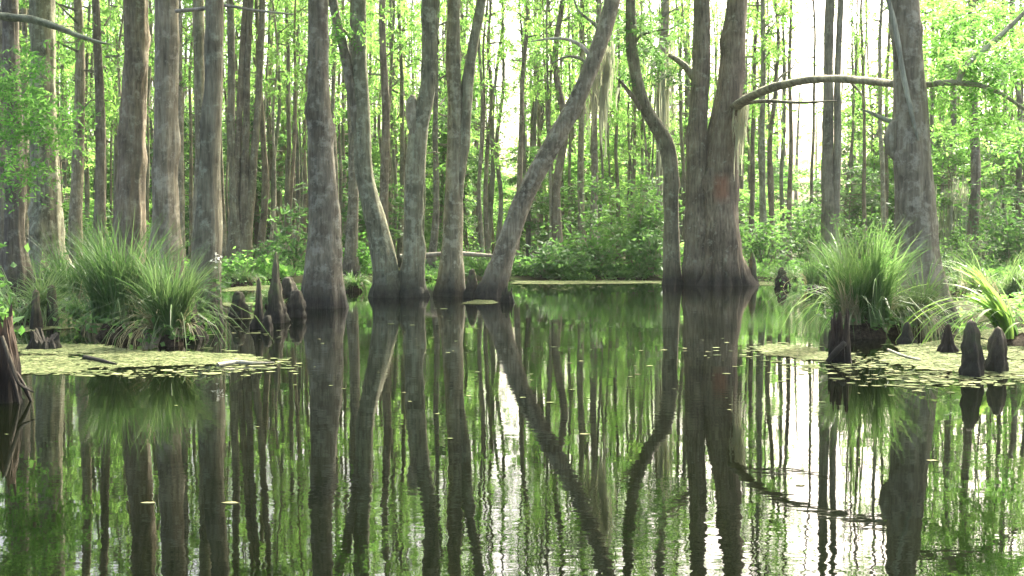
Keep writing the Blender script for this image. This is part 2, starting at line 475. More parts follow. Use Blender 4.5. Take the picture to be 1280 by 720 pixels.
def add_spray(mb, spec, base, g=None):
    """feathery foliage hung about photo points (x, y, radius_px, count, distance)"""
    g = g or np.random.default_rng(int(abs(spec[0][0] * 13 + spec[0][1])))
    for (x, y, r, n, Y, *rest) in spec:
        ll, lw = rest if rest else (0.14, 0.035)
        c = np.array(at(x, y, Y) - base)
        rr = r * Y / F_PX
        O = c + g.normal(size=(n, 3)) * np.array([rr * .55, rr * .55, rr * .4])
        A = g.normal(size=(n, 3)); A[:, 2] = A[:, 2] * .35 - .15
        fronds(mb, O, A, g.uniform(0.25, 0.55, n), 7, ll, lw, g)

LM = []   # landmarks: photo x at mid height, phrase
def lm(x, phrase): LM.append((x, phrase))

G1 = 'trees standing round the pool'
# T1
near_tree('brown straight trunk with a furrowed base behind the tall grass hummock', (162, 366),
    [[(155, 366, 62), (160, 300, 44), (165, 200, 36), (168, 100, 32), (170, 0, 32)]], mat='bark_brown', H=17)
lm(165, 'the brown trunk behind the grass')
# T2
near_tree('pale mottled straight trunk rising out of the grass hummock', (207, 392),
    [[(208, 392, 60), (208, 330, 48), (208, 270, 37), (206, 200, 31), (208, 100, 31), (210, 0, 32)]], H=16,
    branches=[dict(line=[(218, 14, 5), (250, 11, 5), (280, 7, 4), (320, 13, 3), (366, 18, 2)], mat='bark_pale', dy=-0.2)])
lm(208, 'the mottled trunk in the grass')
# T3
near_tree('straight grey trunk ending in a dark narrow foot beside the open channel', (264, 404),
    [[(264, 404, 34), (264, 370, 31), (262, 300, 38), (263, 200, 28), (267, 100, 24), (268, 0, 24)]], H=15, mat='bark_brown', flute=0.2)
lm(264, 'the dark-footed trunk by the channel')
near_tree('grey trunk close behind the dark-footed trunk, its left side catching light', (248, 366),
    [[(252, 366, 40), (250, 300, 24), (251, 200, 17), (250, 100, 16), (249, 0, 15)]], H=16, mat='bark')
# T4: several leaning stems from one flared foot
near_tree('dark multi-stemmed tree fanning from one broad flared foot behind the knees', (300, 343),
    [[(300, 343, 48), (298, 320, 34), (294, 260, 15), (290, 150, 10), (287, 0, 9)],
     [(303, 330, 20), (305, 250, 13), (308, 140, 9), (313, 0, 8)],
     [(306, 330, 18), (314, 240, 11), (322, 120, 9), (329, 0, 8)],
     [(296, 330, 16), (297, 200, 9), (302, 100, 8), (306, 0, 7)]], mat='bark_brown', H=15, flute=0.5)
lm(304, 'the fanning multi-stemmed tree')
# T5
near_tree('thick straight grey trunk with lichen, flaring into the open water', (403, 384),
    [[(403, 384, 64), (403, 368, 59), (404, 330, 50), (404, 260, 42), (402, 180, 33), (400, 90, 28), (398, 0, 27)]], H=16, flute=0.22, flute_h=0.35, k=6)
lm(402, 'the thick flared trunk')
# T6
near_tree('crooked trunk leaning back and forking into a dark bowed stem', (483, 371),
    [[(483, 371, 50), (480, 340, 36), (468, 280, 29), (456, 220, 24), (455, 160, 23), (449, 70, 20), (447, 0, 20)],
     [(455, 205, 18), (447, 160, 17), (438, 110, 15), (428, 55, 13), (417, 0, 12)]], H=15, flute=0.18, flute_h=0.4,
    branches=[dict(line=[(446, 60, 5), (436, 45, 4), (424, 30, 2)], spray=[(428, 36, 26, 34, 23.0)])])
lm(455, 'the crooked forked trunk')
# T7
near_tree('upright trunk with a knobby elbow halfway up, sharing a dark waterline foot', (514, 371),
    [[(514, 371, 46), (515, 345, 32), (517, 280, 26), (521, 200, 27), (525, 150, 25), (533, 110, 21), (537, 50, 21), (538, 0, 22)],
     dict(line=[(520, 170, 18), (515, 145, 17), (514, 128, 14), (516, 120, 8)], ext=False)], H=15, flute=0.2, flute_h=0.4)
lm(520, 'the knobby-elbowed trunk')
# T8
near_tree('pale trunk splitting waist-high into two close parallel stems', (563, 370),
    [[(563, 370, 44), (564, 345, 36), (565, 300, 28), (567, 220, 23), (568, 120, 20), (567, 0, 18)],
     [(572, 262, 14), (578, 190, 15), (586, 110, 15), (594, 50, 14), (602, 0, 13)]], H=15, flute=0.15, flute_h=0.4)
lm(572, 'the pale two-stemmed trunk')
# T9
t9, b9, Y9 = near_tree('long trunk leaning steeply over the water edge with arching twigs', (616, 372),
    [[(612, 372, 42), (622, 345, 33), (636, 300, 29), (660, 238, 25), (688, 185, 24), (716, 136, 23), (738, 90, 22), (755, 45, 22), (766, 0, 21)]], H=13, flute=0.15, flute_h=0.4, mat='bark',
    branches=[dict(line=[(742, 78, 6), (730, 60, 5), (712, 50, 4), (690, 48, 3), (664, 52, 1.5)], mat='bark_pale'),
              dict(line=[(738, 84, 5), (725, 73, 4), (708, 71, 3), (690, 79, 2)], mat='bark_branch'),
              dict(line=[(748, 34, 6), (735, 24, 4), (722, 12, 3), (716, -6, 2)], mat='bark_branch')])
lm(690, 'the leaning trunk')
# T10
near_tree('dark sinuous trunk bending like an S with a dead stub', (841, 356),
    [[(842, 356, 28), (841, 330, 23), (840, 280, 21), (838, 220, 21), (833, 185, 22), (822, 162, 20), (808, 140, 17), (798, 112, 16), (792, 70, 16), (790, 30, 14), (789, 0, 13)]], H=14, mat='bark_brown',
    branches=[dict(line=[(802, 136, 9), (790, 120, 6), (773, 99, 3)], mat='bark_brown'),
              dict(line=[(791, 60, 5), (800, 45, 4), (822, 38, 3), (836, 36, 1.5)], mat='bark_branch', spray=[(784, 100, 20, 16, 29.8, 0.16, 0.05), (806, 45, 38, 80, 29.6, 0.18, 0.05), (828, 80, 34, 60, 30, 0.18, 0.05), (770, 30, 24, 18, 29.6, 0.16, 0.05)], leaf='leaf_cool')], Y=29.4)
lm(828, 'the S-bent trunk')
# T11
rusty = bark('rusty_streaked_bark', (0.06, 0.046, 0.035), (0.165, 0.13, 0.10), (0.30, 0.255, 0.205), (0.36, 0.34, 0.28), rust=(2.55, 0.45, 0.02, (0.27, 0.115, 0.06)), lichen_amt=0.57)
near_tree('massive twin-trunked cypress with a fluted root skirt and rusty bark scar', (896, 358),
    [[(902, 358, 74), (902, 344, 64), (901, 310, 58), (900, 250, 52), (903, 180, 45), (909, 120, 36), (915, 50, 31), (921, 0, 29)],
     dict(line=[(872, 352, 38), (871, 300, 33), (872, 230, 30), (873, 150, 27), (876, 80, 24), (878, 0, 22)], flute=0.4)],
    H=17, flute=0.6, flute_h=0.5, k=13, mat=rusty, Y=29.2,
    branches=[dict(line=[(870, 98, 11), (858, 84, 9), (846, 74, 7), (836, 69, 5)], mat='bark_branch'),
              dict(line=[(918, 134, 14), (935, 122, 12), (962, 110, 12), (1000, 101, 11), (1040, 98, 10), (1085, 101, 10), (1116, 105, 9)], mat='bark_branch', depth=[0, -2, -3.5, -5, -6.5, -8.2, -9.5]),
              dict(line=[(968, 109, 4), (976, 96, 3), (990, 86, 2), (996, 74, 1)], mat='bark_branch', depth=[-3.6, -3.6, -3.6, -3.6]),
              dict(line=[(1060, 99, 4), (1072, 112, 3), (1080, 124, 1)], mat='bark_branch', depth=[-7.2, -7.2, -7.2]),
              dict(line=[(912, 138, 6), (930, 130, 5), (955, 126, 5), (1000, 128, 4), (1046, 126, 2)], mat='bark_branch', depth=[0, -1, -1.5, -2, -3])])
lm(892, 'the massive twin trunk')
# T12
near_tree('stout trunk with a pale dead vine and burl, standing behind the bright sedge', (1158, 402),
    [[(1162, 402, 74), (1155, 370, 64), (1147, 320, 56), (1142, 260, 50), (1139, 200, 49), (1138, 140, 46), (1137, 90, 43), (1134, 40, 41), (1131, 0, 40)],
     dict(line=[(1126, 196, 18), (1116, 186, 20), (1113, 172, 19), (1117, 156, 14), (1124, 148, 8)], ext=False)], H=17, flute=0.2, flute_h=0.6,
    branches=[dict(line=[(1124, 154, 7), (1106, 149, 6), (1092, 142, 4), (1077, 136, 2)], mat='bark_branch'),
              dict(line=[(1158, 106, 8), (1185, 103, 9), (1205, 104, 7), (1228, 107, 6), (1256, 119, 5), (1284, 138, 4)], mat='bark_branch',
                   spray=[(1215, 80, 44, 70, 16.2), (1255, 90, 38, 60, 16.2), (1238, 150, 36, 44, 16.6), (1200, 130, 30, 30, 16.6), (1270, 175, 34, 34, 16.8)], leaf='leaf'),
              dict(line=[(1198, 104, 7), (1208, 84, 8), (1232, 62, 7), (1258, 38, 6), (1284, 12, 6)], mat='bark_branch',
                   spray=[(1190, 60, 46, 80, 17.5), (1245, 25, 44, 66, 17.5), (1180, 20, 38, 50, 17.5), (1275, 60, 38, 50, 17)], leaf='leaf'),
              dict(line=[(1108, -10, 6), (1122, 45, 7), (1131, 95, 7), (1140, 138, 6), (1148, 175, 3)], mat='bark_pale', dy=-0.33)])
lm(1140, 'the stout trunk with the pale vine')
# T13
near_tree('paired distant trunks side by side against the brightest sky gap', (1036, 332),
    [[(1036, 332, 30), (1035, 280, 20), (1035, 200, 16), (1036, 100, 13), (1037, 0, 12)],
     [(1042, 320, 14), (1045, 220, 11), (1047, 100, 9), (1050, 0, 8)]], Y=38, H=17, mat='bark_far', flute=0.3)
lm(1038, 'the paired trunks in the sky gap')
# T15
near_tree('broad ridged grey trunk at the back of the tall sedge', (60, 345),
    [[(62, 345, 56), (58, 300, 42), (57, 220, 36), (55, 120, 33), (52, 0, 32)]], Y=27, H=17, flute=0.35, flute_h=1.2)
lm(57, 'the broad ridged trunk')
near_tree('reddish grey trunk with leafy sprays across it, by the dead limb', (20, 345),
    [[(22, 345, 40), (20, 280, 27), (17, 180, 24), (15, 90, 22), (14, 0, 20)]], Y=24, H=15, mat='bark_brown', flute=0.3,
    branches=[dict(line=[(-40, 14, 9), (10, 21, 9), (40, 24, 9), (70, 33, 8), (100, 45, 6), (122, 52, 4), (142, 56, 1.5)], mat='bark_branch', dy=-9),
              dict(line=[(-60, 90, 5), (-10, 110, 4), (30, 128, 3), (62, 150, 1.5)], mat='bark_branch', dy=-9,
                   spray=[(18, 105, 36, 70, 14.6, 0.1, 0.028), (48, 140, 36, 84, 14.6, 0.1, 0.028), (24, 215, 32, 50, 14.6, 0.1, 0.028), (10, 165, 30, 40, 14.8, 0.1, 0.028), (62, 170, 20, 22, 14.6, 0.1, 0.028), (28, 70, 22, 22, 14.6, 0.1, 0.028)], leaf='leaf')])
lm(17, 'the reddish trunk by the dead limb')

# ---------------------------------------------------------------- middle-distance and far trunks
ORD = 'first second third fourth fifth sixth seventh eighth ninth tenth eleventh twelfth thirteenth fourteenth fifteenth sixteenth seventeenth eighteenth nineteenth twentieth'.split()
def ordinal(i):
    if i >= 20 and i % 10 < 9 and i < 40: return ('twenty-' if i < 30 else 'thirty-') + ORD[i % 10]
    return ORD[i] if i < len(ORD) else f'{i + 1}th'

mid = [  # (x at top, x at foot, width px at mid height, distance)
    (28, 34, 11, 38), (72, 76, 4, 50), (80, 82, 4, 52), (97, 93, 15, 37), (110, 108, 6, 44), (123, 122, 13, 36), (147, 143, 4, 52),
    (226, 226, 11, 36), (240, 238, 5, 48), (322, 326, 8, 42), (337, 335, 4, 55), (348, 346, 5, 52), (361, 358, 6, 46), (373, 370, 5, 50), (382, 380, 5, 47),
    (414, 417, 6, 40), (428, 430, 4, 52), (441, 440, 13, 34), (478, 478, 12, 38), (488, 492, 5, 48), (497, 500, 6, 44), (548, 540, 8, 40), (556, 550, 4, 56),
    (613, 610, 6, 44), (628, 622, 6, 46), (655, 645, 7, 42), (670, 668, 5, 55), (687, 690, 5, 50), (700, 697, 11, 40), (712, 712, 4, 56), (730, 728, 8, 42), (746, 742, 9, 41), (760, 764, 4, 58), (772, 774, 5, 50),
    (812, 812, 5, 54), (829, 828, 12, 39), (852, 856, 5, 46), (944, 940, 6, 46), (955, 953, 8, 42), (968, 966, 7, 44), (979, 978, 5, 50), (988, 986, 6, 42), (1018, 1015, 4, 50),
    (1064, 1066, 4, 56), (1080, 1082, 5, 48), (1104, 1104, 6, 44), (1163, 1166, 6, 46), (1176, 1180, 4, 52), (1195, 1193, 8, 42), (1215, 1217, 12, 37), (1230, 1233, 4, 52), (1255, 1258, 6, 44), (1270, 1275, 8, 42), (4, 6, 14, 34), (42, 46, 6, 44)]
cand = []
for (xt, xb, w, d) in mid:
    cand.append((xt, xb, w, d))
g = np.random.default_rng(21)
for i in range(165):
    x = -30 + 1340 * (i + g.uniform(0, 1)) / 165
    d = g.uniform(46, 82)
    # an opening in the stand keeps the bright sky gap
    if 985 < x < 1100 and g.uniform() < 0.55: continue
    if 612 < x < 650 and g.uniform() < 0.5: continue
    cand.append((x + g.normal() * 13, x, g.uniform(2.4, 7.0) * (1.0 if g.uniform() < .8 else 1.35), d))
for i in range(56):
    x = 270 + 560 * (i + g.uniform(0, 1)) / 56
    if 612 < x < 650: continue
    d = g.uniform(38, 70)
    cand.append((x + g.normal() * 6, x, g.uniform(2.2, 5.5), d))
for i in range(26):
    x = -10 + 280 * (i + g.uniform(0, 1)) / 26
    cand.append((x + g.normal() * 6, x, g.uniform(3, 7), g.uniform(38, 66)))
def trunk_at(xt, xb, w, d, i):
    base = at(xb, 300, d); base.z = 0.06
    top = at(xt, 0, d)
    r = max(0.045, w * 0.5 * d / F_PX)
    H = min(24, max(13, 12 + g.normal() * 2 + d * 0.09))
    lean = (top.x - base.x) / max(1, top.z)
    P = [Vector((0, 0, -0.3)), Vector((0, 0, 0.0)), Vector((lean * 0.6, 0, 0.7))]
    Rr = [r * 2.1, r * 1.9, r * 1.25]
    for k in range(1, 7):
        z = 0.7 + (H - 0.7) * k / 6
        P.append(Vector((lean * z + g.normal() * 0.07, g.normal() * 0.07, z)))
        Rr.append(r * (1.12 - 0.85 * k / 6))
    return base, P, Rr, H
recs = []
for i, (xt, xb, w, d) in enumerate(cand):
    recs.append(((xt * 0.6 + xb * 0.4), xt, xb, w, d))
recs.sort(key=lambda r_: r_[0])
LM.sort()
cnt = {}
for i, (xm, xt, xb, w, d) in enumerate(recs):
    prev = [l for l in LM if l[0] < xm]
    ref = prev[-1][1] if prev else None
    key = (ref, w > 7.5)
    cnt[key] = cnt.get(key, 0) + 1
    kind = 'sturdy' if w > 7.5 else 'slim'
    if ref:
        label = f'{ordinal(cnt[key] - 1)} {kind} far trunk counting rightward from {ref}'
    else:
        label = f'{ordinal(cnt[key] - 1)} {kind} far trunk counting from the picture edge beside the dead limb'
    base, P, Rr, H = trunk_at(xt, xb, w, d, i)
    t = thing('slender_tree', label, 'tree', base, 'slender trunks in the stand beyond the water')
    mb = MB()
    tube(mb, P, Rr, seg=9 if w > 7 else 7, step=0.5, rough=0.12, flute=0.25 if w > 6 else 0, flute_h=0.5, seed=i * 0.7, wob=0.06)
    mb.build('trunk', M['bark_far' if i % 3 else 'bark_brown'] if d > 45 else M['bark' if i % 2 else 'bark_brown'], t, smooth=True)
    cz = H * g.uniform(0.26, 0.5)
    gap = 985 < xm < 1110 or 612 < xm < 650
    sc = g.uniform(0.55, 0.95) * (0.5 if gap else 1) * (0.7 if w < 5.5 else 1)
    link_mesh('crown', CROWN_TALL[i % 4], t, (P[-1].x * 0.8, P[-1].y * 0.8, cz), g.uniform(0, 6.28), (sc, sc, (H - cz + 0.6) / 9.0))

# ---------------------------------------------------------------- leafy saplings in the understorey
sap = []
g = np.random.default_rng(33)
for i in range(46):
    x = -20 + 1320 * (i + g.uniform(0, 1)) / 46
    d = g.uniform(40, 84)
    H = g.uniform(3.0, 7.5) * (0.6 + d / 130)
    if 975 < x < 1060: H *= 0.5
    if 612 < x < 650: H *= 0.75
    sap.append((x, d, H))
for i in range(44):
    x = -20 + 1010 * (i + g.uniform(0, 1)) / 44
    if 612 < x < 655: continue
    sap.append((x, g.uniform(54, 86), g.uniform(5.5, 10.5)))
for i in range(8):
    sap.append((1060 + 30 * i, g.uniform(54, 80), g.uniform(6, 10)))
sap.sort()
cnt = {}
for i, (x, d, H) in enumerate(sap):
    prev = [l for l in LM if l[0] < x]
    ref = prev[-1][1] if prev else None
    cnt[ref] = cnt.get(ref, 0) + 1
    label = (f'{ordinal(cnt[ref] - 1)} leafy far sapling counting rightward from {ref}' if ref else
             f'{ordinal(cnt[ref] - 1)} leafy sapling counting from the picture edge beside the dead limb')
    base = at(x, 300, d); base.z = 0.05
    t = thing('sapling', label, 'sapling', base, 'leafy saplings under the tall trees')
    mb = MB()
    tube(mb, [Vector((0, 0, -0.2)), Vector((g.normal() * .1, g.normal() * .1, H * .5)), Vector((g.normal() * .15, 0, H * 0.95))], [0.05, 0.035, 0.01], seg=6, step=0.6, rough=0.1, seed=i)
    mb.build('trunk', M['bark_far'], t, smooth=True)
    sc = g.uniform(0.8, 1.25) * (0.7 + min(H, 8) / 12)
    link_mesh('crown', CROWN_SAP[i % 4 if d < 56 else (0, 0, 1, 0)[i % 4]], t, (0, 0, 0.3), g.uniform(0, 6.28), (sc, sc, H / 6.0))  # nearer saplings mostly take the darker leaves, in place of shade

# ---------------------------------------------------------------- far wood that reads as one mass
g = np.random.default_rng(44)
mb = MB()
n = 0
while n < 420:
    x = g.uniform(-75, 75); y = g.uniform(84, 128)
    pxx, _ = px_of((x, y, 3))
    if (990 < pxx < 1075 or 618 < pxx < 642) and g.uniform() < 0.5: n += 1; continue
    r = g.uniform(0.06, 0.17); H = g.uniform(15, 24)
    tube(mb, [Vector((x, y, -0.1)), Vector((x + g.normal() * .2, y, H * .5)), Vector((x + g.normal() * .4, y, H))], [r * 1.5, r, r * 0.4], seg=5, step=3, rough=0, mi=1)
    n += 1
C = []
for k in range(1300):
    x = g.uniform(-80, 80); y = g.uniform(84, 130)
    low = g.uniform() < 0.74
    z = abs(g.normal()) * 4.2 + 0.3 if low else g.uniform(6, 17)
    pxx, pyy = px_of((x, y, z))
    if (975 < pxx < 1090) and z > 4.5 and g.uniform() < 0.8: continue
    if (616 < pxx < 648) and z > 6 and g.uniform() < 0.8: continue
    m = 42
    C.append(np.array([x, y, z]) + g.normal(size=(m, 3)) * np.array([1.1, 1.1, 0.6]))
leaves(mb, np.concatenate(C), 0.62, 0.3, g)
o = mb.build('far_woods', [M['leaf_far'], M['bark_far']])
tag(o, 'sunlit green wood massed far behind the standing trunks', 'woods', kind='stuff')

# ---------------------------------------------------------------- ground, water
def shore(x):
    """distance of the far bank"""
    return 32.3 + 1.1 * noise.noise((x * 0.12, 3.0, 0)) + 0.6 * noise.noise((x * 0.5, 8.0, 0))
def ground_z(x, y):
    s = shore(x)
    d = y - s
    e = min(1.0, max(0.0, (d + 1.2) / 2.6)); e = e * e * (3 - 2 * e)
    z = -0.7 + e * 0.80
    if d > 0:
        z += 0.10 * noise.noise((x * 0.35, y * 0.35, 1.0)) + 0.05 * noise.noise((x * 1.1, y * 1.1, 4.0))
        # shallow pools between the trees
        z -= 0.10 * max(0.0, noise.noise((x * 0.11 + 5, y * 0.16, 9.0))) * (1 if d > 2 else 0)
    # the low bank beside the boat, right
    q = (x - 9.6) / 4.0; w = (y - 17.5) / 5.0
    b = max(0.0, 1 - q * q - w * w)
    z = max(z, -0.7 + 0.78 * min(1.0, b * 2.2)) if b > 0 else z
    return z
xs = sorted(set([-300, -200, -140] + [round(-80 + 1.0 * i, 2) for i in range(161)] + [140, 200, 300]))
ys = sorted(set([-200, -120, -80, -30, -10] + [0 + 2.0 * i for i in range(5)] + [round(10 + 0.6 * i, 2) for i in range(60)] + [46 + 3.0 * i for i in range(32)] + [170, 230, 300]))
V = [(x, y, ground_z(x, y)) for y in ys for x in xs]
nx = len(xs)
Fq = [(j * nx + i, j * nx + i + 1, (j + 1) * nx + i + 1, (j + 1) * nx + i) for j in range(len(ys) - 1) for i in range(nx - 1)]
mb = MB(); mb.add(V, Fq)
tag(mb.build('ground', M['ground'], smooth=True), 'dark leaf-littered swamp floor under the trees', kind='structure')
mb = MB()
mb.add([(-290, -190, 0), (290, -190, 0), (290, 150, 0), (-290, 150, 0)], [(0, 1, 2, 3)])
tag(mb.build('water', M['water']), 'still dark swamp water mirroring the trees', kind='structure')

# ground cover behind the shore
g = np.random.default_rng(55)
O, A = [], []
for k in range(5200):
    x = g.uniform(-40, 40); y = 33 + abs(g.normal()) * 14
    if y > 80: continue
    if noise.noise((x * 0.4, y * 0.4, 2.2)) < -0.12: continue
    z = ground_z(x, y)
    if z < 0.02: continue
    O.append((x, y, z)); A.append((g.normal() * .6, g.normal() * .6, g.uniform(0.5, 1.2)))
mb = MB()
fronds(mb, np.array(O), np.array(A), g.uniform(0.3, 0.8, len(O)), 7, 0.2, 0.06, g, droop=0.5)
tag(mb.build('ground_cover', M['leaf_cool']), 'low ferny ground cover under the far trees', 'ground cover', kind='stuff')

C = []
for k in range(5200):
    x = g.uniform(6.0, 15.0); y = g.uniform(13.0, 23.0)
    z = ground_z(x, y)
    if z > -0.03 and noise.noise((x * 0.9, y * 0.9, 5.5)) > -0.25:
        C.append((x, y, max(z, 0.01) + g.uniform(0, 0.14)))
mb = MB(); leaves(mb, np.array(C), 0.13, 0.06, g)
tag(mb.build('ground_cover', M['leaf']), 'low bright marsh plants carpeting the bank by the broad arching blades', 'ground cover', kind='stuff')

# ---------------------------------------------------------------- sedge hummocks
def blades(mb, n, rad, h, g, w=0.016, arch=0.45, up=1.0, ell=1.0, seg=5, bias=(0, 0)):
    K = max(3, n // 45)
    ta = g.uniform(0, 2 * math.pi, K); tr = np.sqrt(g.uniform(0, 1, K)) * rad; tl = g.uniform(0.42, 1.15, K); td = g.uniform(0, 2 * math.pi, K)
    j = g.integers(0, K, n)
    a = ta[j]
    bx, by = np.cos(a) * tr[j] + g.normal(size=n) * rad * .11, (np.sin(a) * tr[j] + g.normal(size=n) * rad * .11) * ell
    L = h * g.uniform(0.5, 1.1, n) * tl[j]
    out = np.stack([np.cos(a) * tr[j] / rad + np.cos(td[j]) * 1.0 + g.normal(size=n) * .7 + bias[0], np.sin(a) * tr[j] / rad + np.sin(td[j]) * 1.0 + g.normal(size=n) * .7 + bias[1]], 1)
    out /= np.linalg.norm(out, axis=1, keepdims=True)
    ta2 = g.uniform(0.5, 1.6, K)
    ar = arch * g.uniform(0.3, 1.4, n) * ta2[j]
    ar = np.where(g.uniform(size=n) < 0.1, ar + 0.9, ar)
    th = g.uniform(0, 2 * math.pi, n)
    sx, sy = np.cos(th), np.sin(th)
    pts = []
    for k in range(seg + 1):
        t = k / seg
        ang = ar * (0.25 + t * 1.9)
        # integrate roughly: a curve that rises then droops
        hz = L * t * np.cos(ar * 1.05 * t * 1.25)
        ho = L * t * np.sin(ar * 1.05 * t * 1.25)
        pts.append(np.stack([bx + out[:, 0] * ho, by + out[:, 1] * ho, hz * up], 1))
    V = []
    ww = w * g.uniform(0.6, 1.3, n)
    for k in range(seg + 1):
        t = k / seg
        hw = ww * (1 - t ** 2.2) * 0.5 + 0.0008
        s = np.stack([sx * hw, sy * hw, 0 * hw], 1)
        V.append(pts[k] - s); V.append(pts[k] + s)
    V = np.stack(V, 1)  # n, 2(seg+1), 3
    m = 2 * (seg + 1)
    base = (np.arange(n) * m)[:, None]
    F = []
    for k in range(seg):
        F.append(base + np.array([2 * k, 2 * k + 1, 2 * k + 3, 2 * k + 2]))
    mb.add(V.reshape(-1, 3), np.concatenate(F))

def mound(parent, rx, ry, h, seed, mat='mound'):
    mb = MB()
    seg, rings = 30, 9
    V = []
    for j in range(rings):
        u = j / (rings - 1)
        for k in range(seg):
            th = 2 * math.pi * k / seg
            rr = (1.0 - u ** 2.2) * (1 + 0.22 * noise.noise((math.cos(th) * 2 + seed, math.sin(th) * 2, u * 3)) + 0.12 * noise.noise((math.cos(th) * 7 + seed, math.sin(th) * 7, u * 6)))
            V.append((rx * rr * math.cos(th), ry * rr * math.sin(th), -0.2 + (h + 0.2) * u + 0.03 * noise.noise((th * 3, u * 4, seed))))
    Fq = [(j * seg + k, j * seg + (k + 1) % seg, (j + 1) * seg + (k + 1) % seg, (j + 1) * seg + k) for j in range(rings - 1) for k in range(seg)]
    mb.add(V, Fq)
    return mb.build('root_mound', M[mat], parent, smooth=True)

def sedge(label, px, py, wid_px, h, n, seed, mat='grass', arch=0.5, w=0.016, mound_h=0.25, dry=0.3, group='sedge hummocks standing in the water', name='sedge_clump', dy=0.0, mound_r=0.8):
    base = onz(px, py)
    rad = wid_px * 0.5 * base.y / F_PX
    base = base + Vector((0, rad * 0.6, 0))
    t = thing(name, label, 'grass clump', base, group)
    g = np.random.default_rng(seed)
    mound(t, rad * mound_r, rad * 0.7 * mound_r, mound_h, seed)
    mb = MB(); blades(mb, n, rad * 0.75, h, g, w=w, arch=arch, ell=0.7)
    mb.build('blades', M[mat], t, loc=(0, 0, mound_h * 0.55))
    if dry:
        mb = MB(); blades(mb, int(n * dry), rad * 0.85, h * 0.6, g, w=w * 0.9, arch=arch * 1.9, ell=0.7)
        mb.build('dry_blades', M['grass_dry'], t, loc=(0, 0, mound_h * 0.5))
    c = g.normal(size=(int(90 + wid_px), 3)) * np.array([rad * .75, rad * .5, 0.06]) + np.array([0, 0, mound_h * 0.7])
    mb = MB(); leaves(mb, c, 0.10, 0.05, g); mb.build('low_foliage', M['leaf_broad'], t)
    return t

sedge('tall sedge hummock on a dark root mound, before the brown trunk', 140, 424, 84, 1.3, 900, 1, mound_h=0.32, arch=0.26, w=0.018)
sedge('bright narrow sedge tuft drooping over the water edge below the mottled trunk', 209, 434, 46, 1.05, 700, 2, 'grass', mound_h=0.25, arch=0.45, w=0.016)
sedge('dense soft sedge bank behind the small black stump', 92, 392, 110, 1.25, 900, 3, mound_h=0.2, arch=0.5)
sedge('low arching sedge by the broken stump at the picture edge', 22, 408, 90, 0.85, 520, 4, 'grass_bright', mound_h=0.2, arch=1.0, w=0.02)
sedge('big glowing sedge hummock in front of the stout vine-draped trunk', 1086, 424, 84, 1.25, 1000, 5, 'grass_bright', mound_h=0.34, arch=0.33, dry=0.3, w=0.018)
sedge('darker sedge fringe hugging the foot of the stout vine-draped trunk', 1142, 420, 70, 0.85, 600, 6, mound_h=0.28, arch=0.7)
sedge('thin upright sedge at the back of the glowing hummock', 1030, 362, 60, 1.35, 320, 7, mound_h=0.15, arch=0.3)
sedge('small yellow-green sedge tuft between the flared trunk and crooked trunk', 440, 365, 34, 0.75, 220, 8, 'grass_bright', mound_h=0.25, arch=0.8)
sedge('ragged sedge thicket at the picture edge behind the broad arching blades', 1268, 372, 110, 1.1, 800, 9, 'grass_bright', mound_h=0.15, arch=0.6)
sedge('straggly sedge on the bank just beyond the stout vine-draped trunk', 1205, 368, 60, 0.8, 420, 10, mound_h=0.12, arch=0.8)
sedge('pale straggly sedge at the waterline by the fluted root skirt', 985, 356, 40, 0.9, 260, 12, mound_h=0.1, arch=0.7)
sedge('short weedy hummock in the channel between the slim dark knee and the spire-like knee', 336, 384, 26, 0.4, 150, 14, mound_h=0.14, arch=0.8)
sedge('low muddy hummock with sparse blades at the back of the channel', 300, 358, 44, 0.5, 200, 15, mound_h=0.22, arch=0.7)
sedge('muddy grass hummock linking the sedge bank and the tall sedge hummock', 108, 414, 50, 0.6, 420, 16, mound_h=0.2, arch=0.7, w=0.018)
sedge('small ragged tuft at the dark foot of the channel-side trunk', 246, 408, 26, 0.5, 180, 17, mound_h=0.16, arch=0.8)
# broad arching blades, right
base = onz(1278, 432)
t = thing('broadleaf_sedge', 'long broad arching blades glowing yellow-green above the pair of knees', 'grass clump', base, 'sedge hummocks standing in the water')
g = np.random.default_rng(78)
mound(t, 0.4, 0.3, 0.14, 3.3)
mb = MB(); blades(mb, 60, 0.25, 1.55, g, w=0.05, arch=1.0, bias=(-1.3, -0.2), seg=12); mb.build('blades', M['broad_blade'], t, loc=(0, 0, 0.08))
mb = MB(); blades(mb, 36, 0.3, 1.25, g, w=0.03, arch=0.7, seg=9); mb.build('dry_blades', M['grass'], t, loc=(0, 0, 0.08))

# ---------------------------------------------------------------- cypress knees and stumps
def knee(label, px, py, h_px, w_px, seed, lean=0.0, mat='knee', name='cypress_knee', tip=0.28, fat=0.0, group='cypress knees poking out of the water'):
    base = onz(px, py)
    s = base.y / F_PX
    h, r = h_px * s, w_px * 0.5 * s
    t = thing(name, label, 'cypress knee', base, group)
    mb = MB()
    P = [Vector((0, 0, -0.3)), Vector((0, 0, 0)), Vector((lean * h * .3, 0, h * .35)), Vector((lean * h * .65, 0, h * .7)), Vector((lean * h, 0, h * .95)), Vector((lean * h, 0, h))]
    Rr = [r * 1.1, r * 0.95, r * (0.45 + tip * .5 + fat * .3), r * (0.22 + tip * .6 + fat * .32), r * (tip * 0.8 + fat * .15), r * tip * .3]
    tube(mb, P, Rr, seg=28, step=0.018, knob=0.27, rough=0.4, flute=0.55, flute_h=0.4, flute_k=5, seed=seed, wob=r * 0.5)
    mb.build('knee_body', M[mat], t, smooth=True)
    return t
knee('tall tapering knee, the bigger of the pair below the broad arching blades', 1217, 469, 70, 27, 1.1, lean=-0.05, fat=0.7)
